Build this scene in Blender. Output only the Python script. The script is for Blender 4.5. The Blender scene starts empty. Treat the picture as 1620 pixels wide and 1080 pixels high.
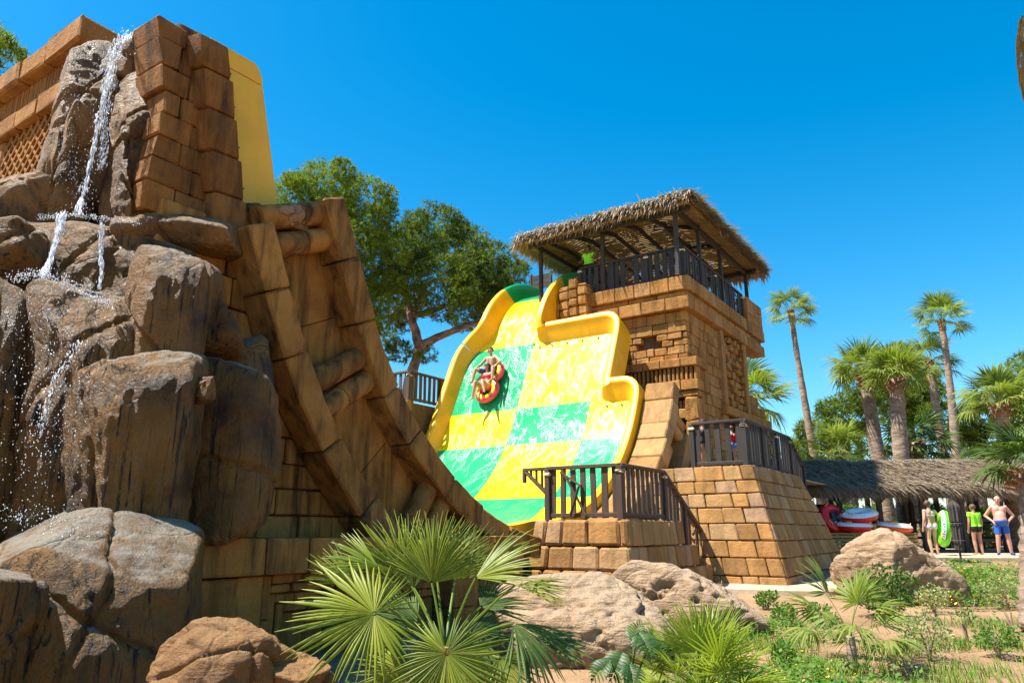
import bpy, bmesh, math, random
import numpy as np
from mathutils import Vector, Matrix, noise as mnoise
R = math.radians
rnd = random.Random(7)
npr = np.random.default_rng(11)
sc = bpy.context.scene
col = sc.collection

# ------------------------------------------------------------------ camera, sky, sun, exposure
CAMZ, PITCH, FPX = 1.6, math.atan(300 / 1160), 1160.0
cam = bpy.data.cameras.new('camera'); cam.sensor_width = 36; cam.lens = 36 * FPX / 1620
cam.clip_end = 3000; cam.clip_start = 0.05
camo = bpy.data.objects.new('camera', cam); col.objects.link(camo)
camo.location = (0, 0, CAMZ); camo.rotation_euler = (math.pi / 2 + PITCH, 0, 0)
sc.camera = camo
SUN_AZ, SUN_EL = 258.0, 62.0            # compass style, 0 = +Y, clockwise
world = bpy.data.worlds.new('World'); sc.world = world; world.use_nodes = True
wn = world.node_tree; wn.nodes.clear()
sky = wn.nodes.new('ShaderNodeTexSky'); sky.sky_type = 'NISHITA'; sky.sun_disc = False
sky.sun_elevation = R(SUN_EL); sky.sun_rotation = R(SUN_AZ); sky.altitude = 0
sky.air_density = 1.0; sky.dust_density = 0.5; sky.ozone_density = 3.0
hsv = wn.nodes.new('ShaderNodeHueSaturation'); hsv.inputs['Saturation'].default_value = 1.47
hsv.inputs['Hue'].default_value = 0.487
bg = wn.nodes.new('ShaderNodeBackground'); bg.inputs['Strength'].default_value = 0.099
wo = wn.nodes.new('ShaderNodeOutputWorld')
wn.links.new(sky.outputs[0], hsv.inputs['Color']); wn.links.new(hsv.outputs[0], bg.inputs['Color']); wn.links.new(bg.outputs[0], wo.inputs['Surface'])
sl = bpy.data.lights.new('sun', 'SUN'); sl.energy = 5.0; sl.angle = R(0.53); sl.color = (1.0, 0.95, 0.86)
so = bpy.data.objects.new('sun', sl); col.objects.link(so)
sdir = Vector((math.sin(R(SUN_AZ)) * math.cos(R(SUN_EL)), math.cos(R(SUN_AZ)) * math.cos(R(SUN_EL)), math.sin(R(SUN_EL))))
so.rotation_euler = sdir.to_track_quat('Z', 'Y').to_euler(); so.location = sdir * 60
vs = sc.view_settings; vs.view_transform = 'Standard'; vs.look = 'None'; vs.exposure = 1.25; vs.gamma = 1.0; vs.use_curve_mapping = False

# ------------------------------------------------------------------ frames
TH = R(55.8); CT, ST = math.cos(TH), math.sin(TH)      # temple frame: u away along the slide, v to its far side
def W(u, v, z=0.0): return Vector((u * CT - v * ST, u * ST + v * CT, z))
def UV(X, Y): return (X * CT + Y * ST, -X * ST + Y * CT)
def at(px, py, Y):
    a = (px - 810) / FPX; b = -(py - 540) / FPX
    d = Vector((a, math.cos(PITCH) - b * math.sin(PITCH), math.sin(PITCH) + b * math.cos(PITCH)))
    return Vector((0, 0, CAMZ)) + d * (Y / d.y)
def ground_z(X, Y):
    pts = [(-50, 0), (6, -0.05), (9, 0.0), (17, 0.3), (23, 0.74), (26, 0.8), (3000, 0.8)]
    for (a, za), (b, zb) in zip(pts, pts[1:]):
        if Y <= b: return za + (zb - za) * max(0, (Y - a)) / (b - a)
    return 0.8

# ------------------------------------------------------------------ materials
def newmat(name):
    m = bpy.data.materials.new(name); m.use_nodes = True; nt = m.node_tree
    b = nt.nodes['Principled BSDF']
    return m, nt, b
def nd(nt, t, **k):
    n = nt.nodes.new(t)
    for a, v in k.items():
        if a in n.inputs.keys(): n.inputs[a].default_value = v
        else: setattr(n, a, v)
    return n
def ramp(nt, fac, stops):
    r = nt.nodes.new('ShaderNodeValToRGB'); e = r.color_ramp.elements
    while len(e) < len(stops): e.new(0.5)
    for q, (p, c) in zip(e, stops): q.position = p; q.color = (*c, 1) if len(c) == 3 else c
    nt.links.new(fac, r.inputs[0]); return r.outputs[0]
def mixc(nt, fac, a, b, mode='MIX'):
    m = nt.nodes.new('ShaderNodeMix'); m.data_type = 'RGBA'; m.blend_type = mode
    for s, v in ((m.inputs[0], fac), (m.inputs[6], a), (m.inputs[7], b)):
        if hasattr(v, 'is_linked'): nt.links.new(v, s)
        elif isinstance(v, (int, float)): s.default_value = v
        else: s.default_value = (*v, 1)
    return m.outputs[2]
def coords(nt, scale=(1, 1, 1), jitter=False, world=False):
    if world:
        g = nt.nodes.new('ShaderNodeNewGeometry'); out = g.outputs['Position']
    else:
        t = nt.nodes.new('ShaderNodeTexCoord'); out = t.outputs['Object']
    mp = nt.nodes.new('ShaderNodeMapping'); mp.inputs['Scale'].default_value = scale
    nt.links.new(out, mp.inputs['Vector'])
    if jitter:
        oi = nt.nodes.new('ShaderNodeObjectInfo'); mu = nd(nt, 'ShaderNodeMath', operation='MULTIPLY'); mu.inputs[1].default_value = 37.0
        nt.links.new(oi.outputs['Random'], mu.inputs[0]); nt.links.new(mu.outputs[0], mp.inputs['Location'])
    return mp.outputs[0]
def noi(nt, vec, scale, detail=5, rough=0.55, dist=0.0):
    n = nd(nt, 'ShaderNodeTexNoise', Scale=scale, Detail=detail, Roughness=rough, Distortion=dist)
    nt.links.new(vec, n.inputs['Vector']); return n.outputs['Fac']
def mth(nt, op, a, b=0.5):
    m = nd(nt, 'ShaderNodeMath', operation=op)
    for s, v in zip(m.inputs, (a, b)):
        if hasattr(v, 'is_linked'): nt.links.new(v, s)
        else: s.default_value = v
    return m.outputs[0]
def bump(nt, b, h, strength=0.4, dist=0.03, prev=None):
    n = nd(nt, 'ShaderNodeBump', Strength=strength, Distance=dist)
    nt.links.new(h, n.inputs['Height'])
    if prev: nt.links.new(prev, n.inputs['Normal'])
    nt.links.new(n.outputs[0], b.inputs['Normal']); return n.outputs[0]
def rnd_out(nt):
    return nt.nodes.new('ShaderNodeObjectInfo').outputs['Random']

def stone_mat(name, lo, hi, stain, rough=0.85, grain=1.0, stain_amt=0.5, streak=True, vary=0.3):
    m, nt, b = newmat(name)
    v = coords(nt, jitter=True)
    n1 = noi(nt, v, 1.7, 6, 0.6)
    c = ramp(nt, n1, [(0.3, lo), (0.68, hi)])
    oi = rnd_out(nt)
    c = mixc(nt, vary, c, ramp(nt, oi, [(0, tuple(x * 0.62 for x in lo)), (0.3, (hi[0] * 1.0, hi[1] * 0.84, hi[2] * 0.62)), (0.5, lo), (0.75, hi), (1, (hi[0] * 0.80, hi[1] * 0.92, hi[2] * 1.6))]))
    v2 = coords(nt, (3.0, 3.0, 0.45) if streak else (1.3, 1.3, 1.3), world=True)
    st = noi(nt, v2, 1.3, 6, 0.65, 0.3)
    f = ramp(nt, st, [(0.46, (0, 0, 0)), (0.68, (1, 1, 1))])
    f = mth(nt, 'MULTIPLY', f, stain_amt)
    c = mixc(nt, f, c, stain)
    g = noi(nt, v, 55, 3, 0.7)
    c = mixc(nt, 0.35, c, ramp(nt, g, [(0.3, (0.45, 0.42, 0.4)), (0.65, (1, 1, 1))]), 'MULTIPLY')
    nt.links.new(c, b.inputs['Base Color']); b.inputs['Roughness'].default_value = rough
    b.inputs['Specular IOR Level'].default_value = 0.25
    vo = nd(nt, 'ShaderNodeTexVoronoi', Scale=9.0); nt.links.new(v, vo.inputs['Vector'])
    pits = ramp(nt, vo.outputs['Distance'], [(0.0, (0, 0, 0)), (0.16, (1, 1, 1))])
    h = mth(nt, 'ADD', mth(nt, 'MULTIPLY', noi(nt, v, 7, 6, 0.62), 1.2 * grain), mth(nt, 'MULTIPLY', noi(nt, v, 48, 4, 0.7), 0.5 * grain))
    h = mth(nt, 'ADD', h, mth(nt, 'MULTIPLY', pits, 0.10))
    bump(nt, b, h, 0.85, 0.045)
    return m
M = {}
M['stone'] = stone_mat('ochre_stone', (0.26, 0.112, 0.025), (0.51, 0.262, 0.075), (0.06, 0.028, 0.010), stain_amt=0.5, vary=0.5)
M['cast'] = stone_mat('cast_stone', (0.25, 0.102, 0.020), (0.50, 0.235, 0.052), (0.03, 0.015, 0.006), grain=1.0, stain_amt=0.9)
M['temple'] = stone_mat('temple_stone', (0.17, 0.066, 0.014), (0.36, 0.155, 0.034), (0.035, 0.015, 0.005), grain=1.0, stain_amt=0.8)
M['clad'] = stone_mat('clad_stone', (0.28, 0.132, 0.038), (0.49, 0.28, 0.105), (0.07, 0.035, 0.013), grain=0.8, stain_amt=0.42, vary=0.62)
M['mortar'] = stone_mat('mortar', (0.12, 0.065, 0.026), (0.2, 0.11, 0.045), (0.05, 0.028, 0.012), grain=1.0)
M['ruin'] = stone_mat('ruin_stone', (0.30, 0.12, 0.024), (0.50, 0.24, 0.06), (0.07, 0.03, 0.010), grain=1.5, stain_amt=0.4)

def rock_mat(name, base, dark, top, wet, streak, topamt=0.85, layers=False, tlo=0.66):
    m, nt, b = newmat(name)
    w = coords(nt, world=True)
    c = ramp(nt, noi(nt, w, 1.1, 7, 0.6, 0.4), [(0.3, dark), (0.52, base), (0.75, tuple(min(1, x * 1.35) for x in base))])
    vs_ = coords(nt, (17, 17, 0.55), world=True)
    s1 = noi(nt, vs_, 1.0, 5, 0.65, 0.5)
    f = mth(nt, 'MULTIPLY', ramp(nt, s1, [(0.54, (0, 0, 0)), (0.64, (1, 1, 1))]), streak)
    c = mixc(nt, f, c, tuple(x * 0.28 for x in dark))
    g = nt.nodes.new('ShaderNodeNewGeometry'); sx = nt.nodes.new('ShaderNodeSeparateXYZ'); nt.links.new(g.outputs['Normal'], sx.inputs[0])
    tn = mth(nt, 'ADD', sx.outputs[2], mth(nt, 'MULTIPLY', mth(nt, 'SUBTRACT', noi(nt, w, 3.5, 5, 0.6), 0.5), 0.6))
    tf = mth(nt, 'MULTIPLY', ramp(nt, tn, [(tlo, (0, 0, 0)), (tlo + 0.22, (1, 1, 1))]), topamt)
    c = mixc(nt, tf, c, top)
    gr = noi(nt, w, 60, 3, 0.7)
    c = mixc(nt, 0.45, c, ramp(nt, gr, [(0.32, (0.35, 0.33, 0.3)), (0.62, (1, 1, 1))]), 'MULTIPLY')
    nt.links.new(c, b.inputs['Base Color'])
    rr = ramp(nt, noi(nt, w, 2.6, 4), [(0.35, (wet,) * 3), (0.7, (min(1, wet + 0.35),) * 3)])
    nt.links.new(rr, b.inputs['Roughness']); b.inputs['Specular IOR Level'].default_value = 0.35
    h = mth(nt, 'ADD', mth(nt, 'MULTIPLY', noi(nt, w, 4.5, 7, 0.62, 0.3), 1.6), mth(nt, 'MULTIPLY', noi(nt, w, 40, 5, 0.72), 0.55))
    vo = nd(nt, 'ShaderNodeTexVoronoi', Scale=0.9, feature='DISTANCE_TO_EDGE')
    vv = nd(nt, 'ShaderNodeVectorMath', operation='ADD'); nz = nd(nt, 'ShaderNodeTexNoise', Scale=1.2, Detail=3.0)
    nt.links.new(w, nz.inputs['Vector']); nt.links.new(w, vv.inputs[0]); nt.links.new(nz.outputs['Color'], vv.inputs[1]); nt.links.new(vv.outputs[0], vo.inputs['Vector'])
    if layers:
        lay = coords(nt, (1.2, 1.2, 9.0), world=True)
        h = mth(nt, 'ADD', h, mth(nt, 'MULTIPLY', noi(nt, lay, 1.2, 5, 0.6, 0.6), 1.5))
    ck = ramp(nt, vo.outputs['Distance'], [(0.0, (0, 0, 0)), (0.028, (1, 1, 1))])
    h = mth(nt, 'ADD', h, mth(nt, 'MULTIPLY', ck, 0.3))
    bump(nt, b, h, 0.9, 0.07)
    return m
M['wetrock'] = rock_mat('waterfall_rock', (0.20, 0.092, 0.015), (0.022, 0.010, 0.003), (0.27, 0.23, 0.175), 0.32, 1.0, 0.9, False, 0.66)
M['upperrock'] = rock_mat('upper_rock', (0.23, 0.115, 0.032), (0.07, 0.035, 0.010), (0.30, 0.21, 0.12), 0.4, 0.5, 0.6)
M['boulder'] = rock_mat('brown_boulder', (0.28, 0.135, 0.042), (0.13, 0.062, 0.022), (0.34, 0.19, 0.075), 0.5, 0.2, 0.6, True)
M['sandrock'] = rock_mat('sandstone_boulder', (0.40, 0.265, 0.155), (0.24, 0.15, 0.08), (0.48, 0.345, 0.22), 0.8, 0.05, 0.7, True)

def wood_mat(name, a, b_, rough=0.75):
    m, nt, b = newmat(name)
    v = coords(nt, (14, 14, 1.4), jitter=True)
    c = ramp(nt, noi(nt, v, 1.6, 6, 0.65, 0.8), [(0.3, a), (0.7, b_)])
    c = mixc(nt, 0.4, c, ramp(nt, rnd_out(nt), [(0, a), (1, b_)]))
    nt.links.new(c, b.inputs['Base Color']); b.inputs['Roughness'].default_value = rough
    bump(nt, b, noi(nt, v, 3.0, 6, 0.7, 0.5), 0.5, 0.012)
    return m
M['wood'] = wood_mat('weathered_wood', (0.026, 0.015, 0.010), (0.105, 0.058, 0.034))
M['darkwood'] = wood_mat('dark_timber', (0.012, 0.010, 0.009), (0.045, 0.034, 0.028))
M['slatwood'] = wood_mat('yellow_slat_wood', (0.22, 0.13, 0.04), (0.40, 0.26, 0.09))
M['redwood'] = wood_mat('reddish_plank', (0.13, 0.055, 0.03), (0.25, 0.12, 0.07))

def simple(name, c, rough=0.5, var=0.0, bumpamt=0.0, scale=20, **k):
    m, nt, b = newmat(name)
    if var:
        v = coords(nt, jitter=True)
        cc = ramp(nt, noi(nt, v, scale, 5, 0.6), [(0.3, tuple(x * (1 - var) for x in c)), (0.7, tuple(min(1, x * (1 + var)) for x in c))])
        nt.links.new(cc, b.inputs['Base Color'])
    else: b.inputs['Base Color'].default_value = (*c, 1)
    if bumpamt:
        bump(nt, b, noi(nt, coords(nt), scale * 1.5, 5), bumpamt, 0.02)
    b.inputs['Roughness'].default_value = rough
    for kk, vv in k.items(): b.inputs[kk].default_value = vv
    return m
def lane_mat(name, c):
    m, nt, b = newmat(name)
    v = coords(nt); vr = coords(nt, (1.0, 1.0, 0.55))
    film = noi(nt, vr, 2.2, 6, 0.62, 0.8)
    cc = mixc(nt, 0.25, c, ramp(nt, noi(nt, v, 1.0, 4), [(0.3, tuple(x * 0.8 for x in c)), (0.7, c)]))
    nt.links.new(cc, b.inputs['Base Color'])
    b.inputs['Roughness'].default_value = 0.2
    h = mth(nt, 'ADD', mth(nt, 'MULTIPLY', noi(nt, v, 7, 2, 0.5, 0.4), 0.25), mth(nt, 'MULTIPLY', noi(nt, v, 26, 4, 0.7, 0.3), 1.0))
    h = mth(nt, 'MULTIPLY', h, ramp(nt, film, [(0.48, (0.06,) * 3), (0.64, (1,) * 3)]))
    bump(nt, b, h, 1.0, 0.017)
    b.inputs['Specular IOR Level'].default_value = 0.32
    return m
M['laneY'] = lane_mat('wet_yellow_gelcoat', (0.86, 0.60, 0.004))
M['laneG'] = lane_mat('wet_green_gelcoat', (0.012, 0.31, 0.12))
M['rimY'] = simple('yellow_gelcoat', (0.80, 0.40, 0.004), 0.4, 0.10, 0.0, 2)
M['rimG'] = simple('green_gelcoat', (0.012, 0.30, 0.07), 0.25)
M['bolt'] = simple('bolt_metal', (0.08, 0.07, 0.06), 0.5)
M['rope'] = simple('rope', (0.62, 0.5, 0.33), 0.9, 0.2)
M['black'] = simple('painted_inside_shade', (0.015, 0.012, 0.01), 0.9)  # near-black colour that paints the shade inside the tower door opening

def leaf_mat(name, c1, c2, trans=0.35, rough=0.6, attr=True):
    m, nt, b = newmat(name)
    if attr:
        a = nd(nt, 'ShaderNodeAttribute', attribute_name='var'); f = a.outputs['Fac']
    else: f = rnd_out(nt)
    c = ramp(nt, f, [(0.0, c1), (1.0, c2)])
    c = mixc(nt, 0.25, c, ramp(nt, rnd_out(nt), [(0, tuple(x * 0.6 for x in c1)), (1, c2)]))
    nt.links.new(c, b.inputs['Base Color']); b.inputs['Roughness'].default_value = rough; b.inputs['Specular IOR Level'].default_value = 0.3
    tr = nt.nodes.new('ShaderNodeBsdfTranslucent'); nt.links.new(mixc(nt, 1.0, c, (1.5, 1.6, 0.6), 'MULTIPLY'), tr.inputs['Color'])
    mx = nt.nodes.new('ShaderNodeMixShader'); mx.inputs[0].default_value = trans
    nt.links.new(b.outputs[0], mx.inputs[1]); nt.links.new(tr.outputs[0], mx.inputs[2])
    nt.links.new(mx.outputs[0], nt.nodes['Material Output'].inputs['Surface'])
    return m
M['pine'] = leaf_mat('pine_needles', (0.020, 0.045, 0.006), (0.25, 0.33, 0.022), 0.34)
M['fan'] = leaf_mat('fan_palm_leaf', (0.095, 0.145, 0.022), (0.30, 0.35, 0.075), 0.35)
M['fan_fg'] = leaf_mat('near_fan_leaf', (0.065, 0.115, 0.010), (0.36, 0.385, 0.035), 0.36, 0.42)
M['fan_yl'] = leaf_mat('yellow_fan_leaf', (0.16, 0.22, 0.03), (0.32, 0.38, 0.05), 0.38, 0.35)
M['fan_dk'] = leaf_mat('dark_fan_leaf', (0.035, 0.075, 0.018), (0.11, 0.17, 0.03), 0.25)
M['fan_dead'] = leaf_mat('dead_fan_leaf', (0.22, 0.12, 0.04), (0.42, 0.28, 0.12), 0.25)
M['bush'] = leaf_mat('bush_leaf', (0.025, 0.07, 0.012), (0.11, 0.20, 0.025), 0.3)
M['olive'] = leaf_mat('variegated_leaf', (0.10, 0.15, 0.05), (0.45, 0.45, 0.2), 0.3)
M['grass'] = leaf_mat('grass_blade', (0.07, 0.15, 0.015), (0.20, 0.32, 0.04), 0.35)
M['cover'] = leaf_mat('ground_cover_leaf', (0.045, 0.13, 0.015), (0.17, 0.29, 0.045), 0.35)
M['monstera'] = leaf_mat('monstera_leaf', (0.012, 0.045, 0.01), (0.05, 0.12, 0.02), 0.2, 0.45)
M['flower'] = simple('orange_flower', (0.85, 0.36, 0.01), 0.6)
M['flowery'] = simple('yellow_flower', (0.85, 0.55, 0.02), 0.6)
M['thatch'] = leaf_mat('grey_thatch', (0.15, 0.105, 0.07), (0.44, 0.34, 0.245), 0.15, 0.9)
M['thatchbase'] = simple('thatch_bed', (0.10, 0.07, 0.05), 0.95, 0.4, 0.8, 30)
def bark_mat(name, a, b_, sz=14.0):
    m, nt, b = newmat(name)
    v = coords(nt, (2.5, 2.5, sz))
    f = noi(nt, v, 1.0, 5, 0.6, 0.4)
    c = ramp(nt, f, [(0.35, a), (0.65, b_)])
    nt.links.new(c, b.inputs['Base Color']); b.inputs['Roughness'].default_value = 0.9
    bump(nt, b, f, 0.8, 0.05); return m
M['palmtrunk'] = bark_mat('palm_trunk', (0.16, 0.105, 0.07), (0.36, 0.26, 0.19), 9.0)
M['boot'] = bark_mat('palm_boots', (0.17, 0.07, 0.03), (0.42, 0.20, 0.09), 4.0)
M['pinebark'] = bark_mat('pine_bark', (0.11, 0.065, 0.045), (0.34, 0.22, 0.16), 3.0)

# ------------------------------------------------------------------ object helpers
def tag(o, label=None, cat=None, group=None, kind=None):
    if label: o['label'] = label
    if cat: o['category'] = cat
    if group: o['group'] = group
    if kind: o['kind'] = kind
    return o
class Thing:
    """an Empty at a thing's base; parts are written in the thing's own frame (temple frame when rot=TH)."""
    def __init__(s, name, label, cat, base=(0, 0, 0), temple=False, group=None, yaw=0.0):
        s.o = bpy.data.objects.new(name, None); col.objects.link(s.o); s.o.empty_display_size = 0.3
        s.temple = temple; s.base = Vector(base)
        if temple: s.o.location = W(*base); s.o.rotation_euler = (0, 0, TH)
        else: s.o.location = base; s.o.rotation_euler = (0, 0, yaw)
        tag(s.o, label, cat, group); s.n = 0
    def part(s, name, verts, faces, mat, parent=None, smooth=False, kind=None, local=False):
        if not local:
            b = s.base; verts = [(v[0] - b[0], v[1] - b[1], v[2] - b[2]) for v in verts]
        me = bpy.data.meshes.new(name); me.from_pydata(verts, [], faces)
        if mat: me.materials.append(M[mat] if isinstance(mat, str) else mat)
        if smooth: me.polygons.foreach_set('use_smooth', [True] * len(me.polygons))
        me.update()
        o = bpy.data.objects.new(name, me); col.objects.link(o); o.parent = parent or s.o
        if kind: o['kind'] = kind
        return o
    def mesh(s, name, me, parent=None, loc=None, rot=None, scale=None, kind=None):
        o = bpy.data.objects.new(name, me); col.objects.link(o); o.parent = parent or s.o
        if loc is not None: o.location = loc
        if rot is not None: o.rotation_euler = rot
        if scale is not None: o.scale = scale
        if kind: o['kind'] = kind
        return o
def np_mesh(name, V, F, mat, var=None, smooth=False):
    V = np.asarray(V, np.float32); F = np.asarray(F, np.int32); k = F.shape[1]
    me = bpy.data.meshes.new(name)
    me.vertices.add(len(V)); me.vertices.foreach_set('co', V.ravel())
    me.loops.add(F.size); me.loops.foreach_set('vertex_index', F.ravel())
    me.polygons.add(len(F)); me.polygons.foreach_set('loop_start', np.arange(len(F), dtype=np.int32) * k)
    me.polygons.foreach_set('loop_total', np.full(len(F), k, np.int32))
    if smooth: me.polygons.foreach_set('use_smooth', np.ones(len(F), bool))
    me.update(calc_edges=True); me.validate()
    if var is not None:
        a = me.attributes.new('var', 'FLOAT', 'POINT'); a.data.foreach_set('value', np.asarray(var, np.float32))
    for m in (mat if isinstance(mat, (list, tuple)) else [mat]): me.materials.append(M[m] if isinstance(m, str) else m)
    return me
def solo(name, me, label=None, cat=None, group=None, kind=None, loc=None):
    o = bpy.data.objects.new(name, me); col.objects.link(o)
    if loc is not None: o.location = loc
    return tag(o, label, cat, group, kind)
def box_vf(x0, x1, y0, y1, z0, z1):
    return ([(x0, y0, z0), (x1, y0, z0), (x1, y1, z0), (x0, y1, z0), (x0, y0, z1), (x1, y0, z1), (x1, y1, z1), (x0, y1, z1)],
            [(0, 3, 2, 1), (4, 5, 6, 7), (0, 1, 5, 4), (1, 2, 6, 5), (2, 3, 7, 6), (3, 0, 4, 7)])
HEXF = [(0, 3, 2, 1), (4, 5, 6, 7), (0, 1, 5, 4), (1, 2, 6, 5), (2, 3, 7, 6), (3, 0, 4, 7)]
def bev(verts, faces, off, jit=0.0, seg=1):
    """bevel every edge of a small hull and roughen it a little"""
    bm = bmesh.new(); vv = [bm.verts.new(v) for v in verts]
    for f in faces:
        try: bm.faces.new([vv[i] for i in f])
        except ValueError: pass
    bmesh.ops.recalc_face_normals(bm, faces=bm.faces)
    if off > 0: bmesh.ops.bevel(bm, geom=list(bm.edges), offset=off, segments=seg, profile=0.6, affect='EDGES', clamp_overlap=True)
    if jit:
        for v in bm.verts: v.co += Vector((rnd.uniform(-jit, jit), rnd.uniform(-jit, jit), rnd.uniform(-jit, jit)))
    bm.verts.index_update()
    V = [v.co[:] for v in bm.verts]; F = [[v.index for v in f.verts] for f in bm.faces]; bm.free()
    return V, F
def bar(p, q, w, h, up=(0, 0, 1)):
    """a timber from p to q, w wide, h deep"""
    p = Vector(p); q = Vector(q); d = (q - p).normalized(); up = Vector(up)
    s = d.cross(up)
    if s.length < 1e-4: s = d.cross(Vector((1, 0, 0)))
    s.normalize(); t = s.cross(d).normalized()
    c = lambda o, a, b: (o + s * a * w / 2 + t * b * h / 2)[:]
    V = [c(p, -1, -1), c(p, 1, -1), c(p, 1, 1), c(p, -1, 1), c(q, -1, -1), c(q, 1, -1), c(q, 1, 1), c(q, -1, 1)]
    return V, HEXF
def tube(pts, rad, n=8, cap=True, jit=0.0):
    """tapered tube through pts"""
    V = []; F = []; pts = [Vector(p) for p in pts]
    ref = Vector((0.3, 1, 0.1)).normalized()
    for i, p in enumerate(pts):
        d = (pts[min(i + 1, len(pts) - 1)] - pts[max(i - 1, 0)]).normalized()
        a = d.cross(ref)
        if a.length < 1e-3: a = d.cross(Vector((1, 0, 0)))
        a.normalize(); b = d.cross(a)
        r = rad[i] if isinstance(rad, (list, tuple)) else rad
        for k in range(n):
            t = 2 * math.pi * k / n; rr = r * (1 + (rnd.uniform(-jit, jit) if jit else 0))
            V.append((p + a * math.cos(t) * rr + b * math.sin(t) * rr)[:])
    for i in range(len(pts) - 1):
        for k in range(n):
            F.append((i * n + k, i * n + (k + 1) % n, (i + 1) * n + (k + 1) % n, (i + 1) * n + k))
    if cap: F.append(tuple(range(n - 1, -1, -1))); F.append(tuple((len(pts) - 1) * n + k for k in range(n)))
    return V, F
def lerp(a, b, t): return Vector(a) * (1 - t) + Vector(b) * t
def course_wall(T, parent, A, B, C, D, courses, bw, depth=0.25, gap=0.018, mat='clad', bevel=0.022, jit=0.004, proud=0.02, skip=None, name='stone_block', inward=None, first=None):
    """stone blocks over the quad A B (bottom) C D (top right, top left); courses = fractions of the height"""
    A, B, C, D = map(Vector, (A, B, C, D))
    nrm = (B - A).cross(D - A).normalized()
    if inward is not None and nrm.dot(Vector(inward)) > 0: nrm = -nrm
    n = 0; H = ((D - A).length + (C - B).length) / 2
    P = lambda s, t: lerp(lerp(A, B, s), lerp(D, C, s), t)
    for ci, (t0, t1) in enumerate(zip(courses, courses[1:])):
        Lw = (P(1, (t0 + t1) / 2) - P(0, (t0 + t1) / 2)).length
        k = max(1, round(Lw / bw)); cuts = [0.0]
        off = 0.5 if ci % 2 else 0.0
        ks = [(i + off) / k for i in range(0 if off else 1, k)]
        cuts += [min(0.98, max(0.02, s + rnd.uniform(-0.22, 0.22) / k)) for s in ks] + [1.0]
        cuts = sorted(cuts); cuts = [c for i, c in enumerate(cuts) if i == 0 or c == 1.0 or (c - cuts[i - 1]) * Lw > bw * 0.3]
        for s0, s1 in zip(cuts, cuts[1:]):
            if skip and skip(P((s0 + s1) / 2, (t0 + t1) / 2), P(s0, t0), P(s1, t1)): continue
            gs = gap / 2 / max(Lw, 0.1); gt = gap / 2 / max(H, 0.1)
            pr = nrm * rnd.uniform(-proud * 0.3, proud)
            q = [P(s0 + gs, t0 + gt), P(s1 - gs, t0 + gt), P(s1 - gs, t1 - gt), P(s0 + gs, t1 - gt)]
            V = [(x + pr)[:] for x in q] + [(x - nrm * depth)[:] for x in q]
            V, F = bev(V, [(0, 1, 2, 3), (7, 6, 5, 4), (0, 4, 5, 1), (1, 5, 6, 2), (2, 6, 7, 3), (3, 7, 4, 0)], bevel, jit)
            T.part(name, V, F, mat, parent); n += 1
    return n
def grid_surface(fn, ns, nt_, flip=False):
    V = [fn(i / ns, j / nt_) for j in range(nt_ + 1) for i in range(ns + 1)]
    F = []
    for j in range(nt_):
        for i in range(ns):
            a = j * (ns + 1) + i; q = (a, a + 1, a + ns + 2, a + ns + 1)
            F.append(q[::-1] if flip else q)
    return V, F
# ------------------------------------------------------------------ ground, path, plaza
def ground_mat():
    m, nt, b = newmat('sandy_soil')
    w = coords(nt, world=True)
    c = ramp(nt, noi(nt, w, 0.9, 7, 0.62), [(0.3, (0.23, 0.125, 0.055)), (0.6, (0.40, 0.245, 0.125)), (0.8, (0.48, 0.32, 0.18))])
    c = mixc(nt, 0.5, c, ramp(nt, noi(nt, w, 38, 4, 0.7), [(0.3, (0.4, 0.36, 0.32)), (0.6, (1, 1, 1))]), 'MULTIPLY')
    nt.links.new(c, b.inputs['Base Color']); b.inputs['Roughness'].default_value = 0.95
    h = mth(nt, 'ADD', noi(nt, w, 6, 6, 0.65), mth(nt, 'MULTIPLY', noi(nt, w, 45, 4, 0.7), 0.5))
    bump(nt, b, h, 0.9, 0.06); return m
M['soil'] = ground_mat()
def pave_mat():
    m, nt, b = newmat('sand_paving')
    w = coords(nt, world=True)
    c = ramp(nt, noi(nt, w, 2.2, 6, 0.6), [(0.3, (0.40, 0.27, 0.17)), (0.7, (0.55, 0.41, 0.28))])
    nt.links.new(c, b.inputs['Base Color']); b.inputs['Roughness'].default_value = 0.85
    bump(nt, b, noi(nt, w, 30, 5), 0.4, 0.02); return m
M['paving'] = pave_mat()
xs = sorted(set([-1500, -500, -150, -60, -30] + [round(-20 + i * 0.5, 2) for i in range(0, 101)] + [45, 90, 200, 500, 1500]))
ys = sorted(set([-600, -100, -30, -10] + [round(-4 + i * 0.5, 2) for i in range(0, 80)] + [40, 50, 80, 150, 400, 900, 2500]))
gv = []
for y in ys:
    for x in xs:
        z = ground_z(x, y)
        if -25 < x < 25 and 2 < y < 22: z += 0.07 * (mnoise.noise(Vector((x * 0.45, y * 0.45, 0.3)))) + 0.03 * mnoise.noise(Vector((x * 1.7, y * 1.7, 4)))
        gv.append((x, y, z))
nx = len(xs)
gf = [(j * nx + i, j * nx + i + 1, (j + 1) * nx + i + 1, (j + 1) * nx + i) for j in range(len(ys) - 1) for i in range(nx - 1)]
me = bpy.data.meshes.new('ground'); me.from_pydata(gv, [], gf); me.materials.append(M['soil']); me.update()
me.polygons.foreach_set('use_smooth', [True] * len(me.polygons))
solo('ground', me, kind='structure')
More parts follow.
